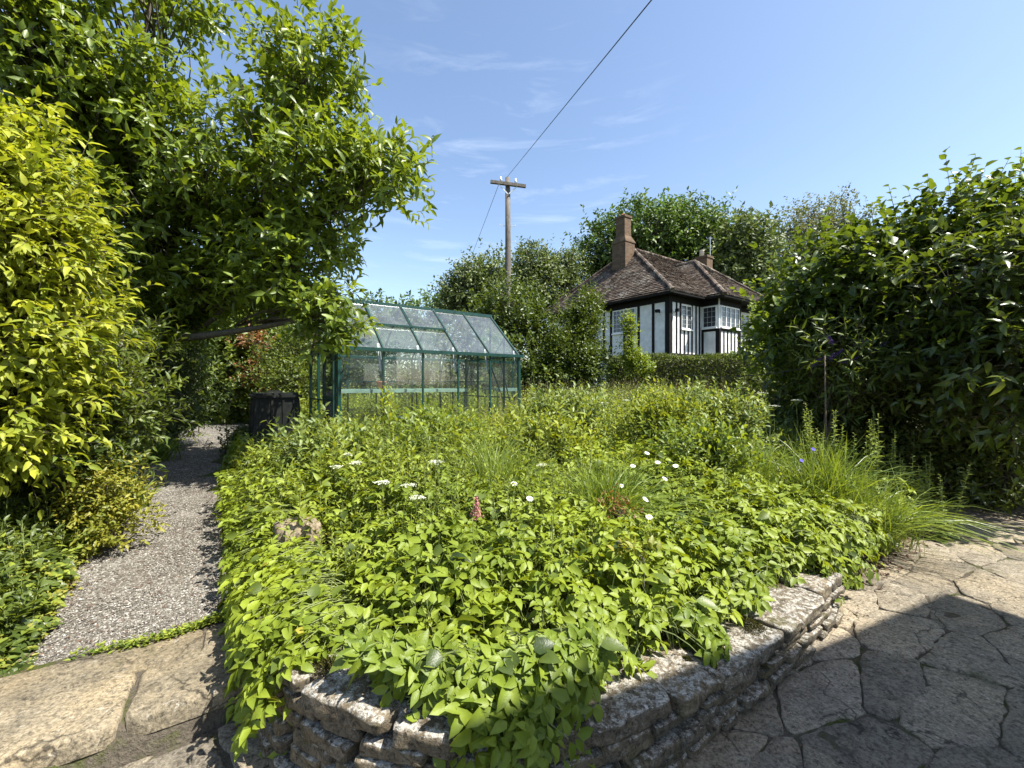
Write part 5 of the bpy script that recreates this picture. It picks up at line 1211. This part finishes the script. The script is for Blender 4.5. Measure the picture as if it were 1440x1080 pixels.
for i, (px, py, Y, w_, h_, mt_, lb) in enumerate(((600, 612, 4.9, 40, 22, 'limegreen', 'light green rounded herb clump in front of the third greenhouse post'), (780, 585, 5.2, 46, 22, 'mint', 'pale green herb clump just right of the greenhouse'), (925, 590, 5.0, 40, 26, 'weed', 'fuller leafy clump below the house corner'), (1010, 588, 5.2, 42, 28, 'mint', 'leafy clump in front of the dark hedge'),
        (450, 640, 4.2, 36, 30, 'mint', 'upright herb clump at the left of the bed below the compost bin'), (560, 640, 4.3, 40, 20, 'limegreen', 'yellow green clump left of the central grass'), (760, 630, 4.3, 34, 16, 'weed', 'small herb clump between the two central grass clumps'), (975, 640, 4.2, 44, 22, 'limegreen', 'bushy clump right of the daisies'), (350, 625, 7.2, 26, 16, 'ivy', 'low dark leafy clump at the foot of the compost bin'))):
    x, y, z_ = at(px, py, Y)
    plant('herb_clump', lb, 'plant', (x, y, max(.3, z_-.55)), [pc(px, py+8, Y, w_*.8, h_*.7, 1, 1), pc(px+w_*.8, py+14, Y-.1, w_*.5, h_*.5, 1, .5)], 150+i, mt_, 'herb clumps in the back of the bed', r0=.006, fork=(x, y, z_-.2), twig=.003, nsub=38, nshoot=5, nleaf=9, ll=.075, lw=.03, shoot=.26, spread=.11, sil=2.2, upb=1.5, out=.4, alpha=55, shell=.1, flat=.4, shoot_r=.0018)
# umbels
def umbel(px, py, Y, label, r_=.045, up_=.0, seed=0, dry=False, grp='flat white flower heads above the bed'):
    rng = np.random.default_rng(seed)
    if Y is None: x, y, z_, a, b = hit(px, py, .03)
    else: x, y, z_ = at(px, py, Y)
    e = empty('umbel_flower', (x, y, z_-.5), 0, label, 'flower', grp); n = 20; P = []; g_ = Geo()
    g_.tube([(0, 0, 0), (.01, 0, .25), (0, 0, .43)], [.003, .0025, .002], 4)
    for k in range(n):
        rr_ = r_*math.sqrt((k+.5)/n); az = k*2.4; q = (rr_*math.cos(az), rr_*math.sin(az), .5-.008*(rr_/r_)**2+rng.normal()*.003); g_.tube([(0, 0, .43), q], [.0012, .001], 3)
        m = 12; P.append(np.array(q)+rng.normal(size=(m, 3))*np.array([.0065, .0065, .002]))
    P = np.concatenate(P); LV = Leaves(T_LO); az = rng.random(len(P))*6.28
    LV.add(P, np.stack([np.cos(az), np.sin(az), rng.normal(size=len(P))*.3], 1), np.array([0, 0, 1.])+rng.normal(size=(len(P), 3))*.3, .008, .007, rng.random(len(P))); LV.build('florets', 'umbel', e); g_.build('stem', 'stem', e)
ul = [(538, 677, None, 'white umbel left of mid bed, highest of the near left trio'), (575, 681, None, 'white umbel at the centre of the near left trio'), (588, 698, None, 'white umbel lowest of the near left trio'), (763, 653, None, 'white umbel on the right side of the central grass clump'), (613, 648, None, 'white umbel left of the central grass clump'),
      (562, 608, None, 'white umbel in front of the third greenhouse bay'), (487, 638, None, 'white umbel left of the tall lance leaved plants'), (473, 655, None, 'white umbel nearest the path'), (452, 612, None, 'white umbel below the compost bin'), (500, 650, None, 'white umbel among the left weeds'),
      (800, 590, None, 'pale umbel near the right end of the greenhouse'), (720, 612, None, 'pale umbel before the greenhouse end wall'), (785, 556, 6.2, 'pale umbel standing high right of the greenhouse'), (850, 566, 6.2, 'pale umbel on the skyline of the bed below the laurel bush'), (880, 562, 6.6, 'pale umbel on the skyline below the sapling'), (820, 572, 6.0, 'pale umbel between the greenhouse and the sapling'),
      (935, 560, 6.2, 'pale umbel on the skyline left of the hedge'), (965, 545, 6.6, 'pale umbel standing above the bed in front of the dark hedge'), (1018, 556, 5.8, 'pale umbel before the dark hedge middle'), (1072, 552, 5.4, 'pale umbel at the right before the dark shrubs'), (1088, 570, 5.2, 'lower pale umbel at the right before the dark shrubs'), (1120, 562, 5.2, 'pale umbel nearest the thin stake'), (905, 575, 5.8, 'pale umbel below the house corner')]
for i, (px, py, Y, lb) in enumerate(ul): umbel(px, py, Y, lb, .05 if Y is None else .06, seed=i)
def daisy(px, py, label, seed):
    rng = np.random.default_rng(seed); x, y, z_, a, b = hit(px, py, .04)
    e = empty('daisy', (x, y, z_-.45), 0, label, 'flower', 'white daisies in the bed'); til = nrm(np.array([rng.normal()*.3, -.5, 1.])); s1 = nrm(np.cross(til, [1, 0, 0])); s2 = np.cross(til, s1)
    n = 16; az = np.arange(n)*6.283/n; D = np.cos(az)[:, None]*s1+np.sin(az)[:, None]*s2; C_ = np.array([0, 0, .45])
    LV = Leaves(T_MID); LV.add(C_+D*.007, D, np.tile(til, (n, 1)), .018, .007, rng.random(n), .1); LV.build('petals', 'petal', e)
    g_ = Geo(); V = [tuple(C_+til*.001+.0065*(math.cos(k)*s1+math.sin(k)*s2)) for k in np.linspace(0, 6.283, 10, False)]+[tuple(C_+til*.006)]
    g_.faces(V, [(k, (k+1) % 10, 10) for k in range(10)]); g_.build('flower_centre', 'yolk', e, True)
    g_ = Geo(); g_.tube([(0, 0, 0), (.01, 0, .25), (0, 0, .448)], [.0025, .002, .0018], 4); g_.build('stem', 'stem', e)
for i, (px, py, lb) in enumerate(((913, 727, 'daisy closest to the viewer, right of the arching grass in mid bed'), (908, 702, 'daisy just above the closest one'), (935, 673, 'daisy in the right hand cluster, on its right side'), (950, 655, 'largest daisy of the right hand cluster'), (910, 637, 'daisy at the top of the right hand cluster'), (873, 683, 'daisy on the right edge of the grass clump'), (745, 701, 'single daisy right of the pink plume'), (723, 680, 'single daisy above the one beside the pink plume'), (890, 655, 'daisy between the grass clump and the right hand cluster'), (925, 650, 'daisy left of the largest one'), (1071, 3, '') )[:10]):
    daisy(px, py, lb, 200+i)
x, y, z_, a, b = hit(670, 715, .03)                      # pink plume
e = empty('astilbe', (x, y, z_-.4), 0, 'small pink feathery flower plume in the middle of the bed', 'flower'); rng = np.random.default_rng(5); n = 500; f = rng.random(n)
P = np.array([0, 0, .34])+np.stack([rng.normal(size=n)*.016*(1.1-f), rng.normal(size=n)*.016*(1.1-f), f*.13], 1); LV = Leaves(T_LO); LV.add(P, rng.normal(size=(n, 3)), rng.normal(size=(n, 3)), .010, .006, rng.random(n)); LV.build('plume', 'pink', e)
g_ = Geo(); g_.tube([(0, 0, 0), (0, 0, .2), (0, 0, .45)], [.003, .0025, .001], 4); g_.build('stem', 'stem', e)
for i, (px, py, lb) in enumerate(((1143, 632, 'upper blue flower in the largest grass clump'), (1127, 648, 'lower blue flower in the largest grass clump'))):
    x, y, z_ = at(px, py, 3.75); e = empty('geranium_flower', (x, y, z_-.4), 0, lb, 'flower', 'blue flowers'); n = 5; az = np.arange(n)*1.257; D = np.stack([np.cos(az), np.sin(az)*.6-.3, np.sin(az)*.7+.2], 1)
    LV = Leaves(T_MID); LV.add(np.array([[0, 0, .4]]*n), D, np.tile([0, -.8, .6], (n, 1)), .020, .020, np.full(n, .5), .0); LV.build('petals', 'blue', e); g_ = Geo(); g_.tube([(0, 0, 0), (0, 0, .2), (0, 0, .4)], .002, 4); g_.build('stem', 'stem', e)
x, y, z_, a, b = hit(875, 718, .02)
plant('russet_herb', 'small herb with orange red leaves left of the closest daisy', 'plant', (x, y, z_-.3), [(x, y, z_, .10, .10, .04, 1)], 77, 'rust', r0=.004, fork=(x, y, z_-.1), twig=.002, nsub=14, nshoot=3, nleaf=5, ll=.035, lw=.014, shoot=.08, spread=.04, shell=.1)
x, y, z_, a, b = hit(905, 785, .02)
plant('yellowing_leaf_spray', 'spray of yellowing leaves above the coping on the right', 'plant', (x, y, z_-.3), [(x, y, z_, .07, .07, .03, 1)], 78, 'yellowherb', r0=.004, fork=(x, y, z_-.1), twig=.002, nsub=6, nshoot=2, nleaf=5, ll=.05, lw=.028, shoot=.06, spread=.03, shell=.1)
rng = np.random.default_rng(9)
for (px, py, lb, Y, s, zz) in ((217, 776, 'single reddish fallen leaf lying on the gravel path', None, .045, .0), (325, 1030, 'curled brown fallen leaf on the lower stone by the wall', None, .07, .0)):
    h_ = .155 if py < 900 else .012; Y = (1.5-h_)*600/(py-540); x, y, _ = at(px, py, Y); LV = Leaves(T_MID); LV.add(np.zeros((1, 3)), np.array([[.8, .3, .05]]), np.array([[.1, .1, 1.]]), s, s*.5, np.array([.5]), -.3)
    o = LV.build('fallen_leaf', 'deadleaf'); _b = to_ab(x, y)[1]; o.location = (x, y, (path_z(_b)+.02) if py < 900 else .02); tag(o, lb, 'leaf')
g = Geo(); rng = np.random.default_rng(14)
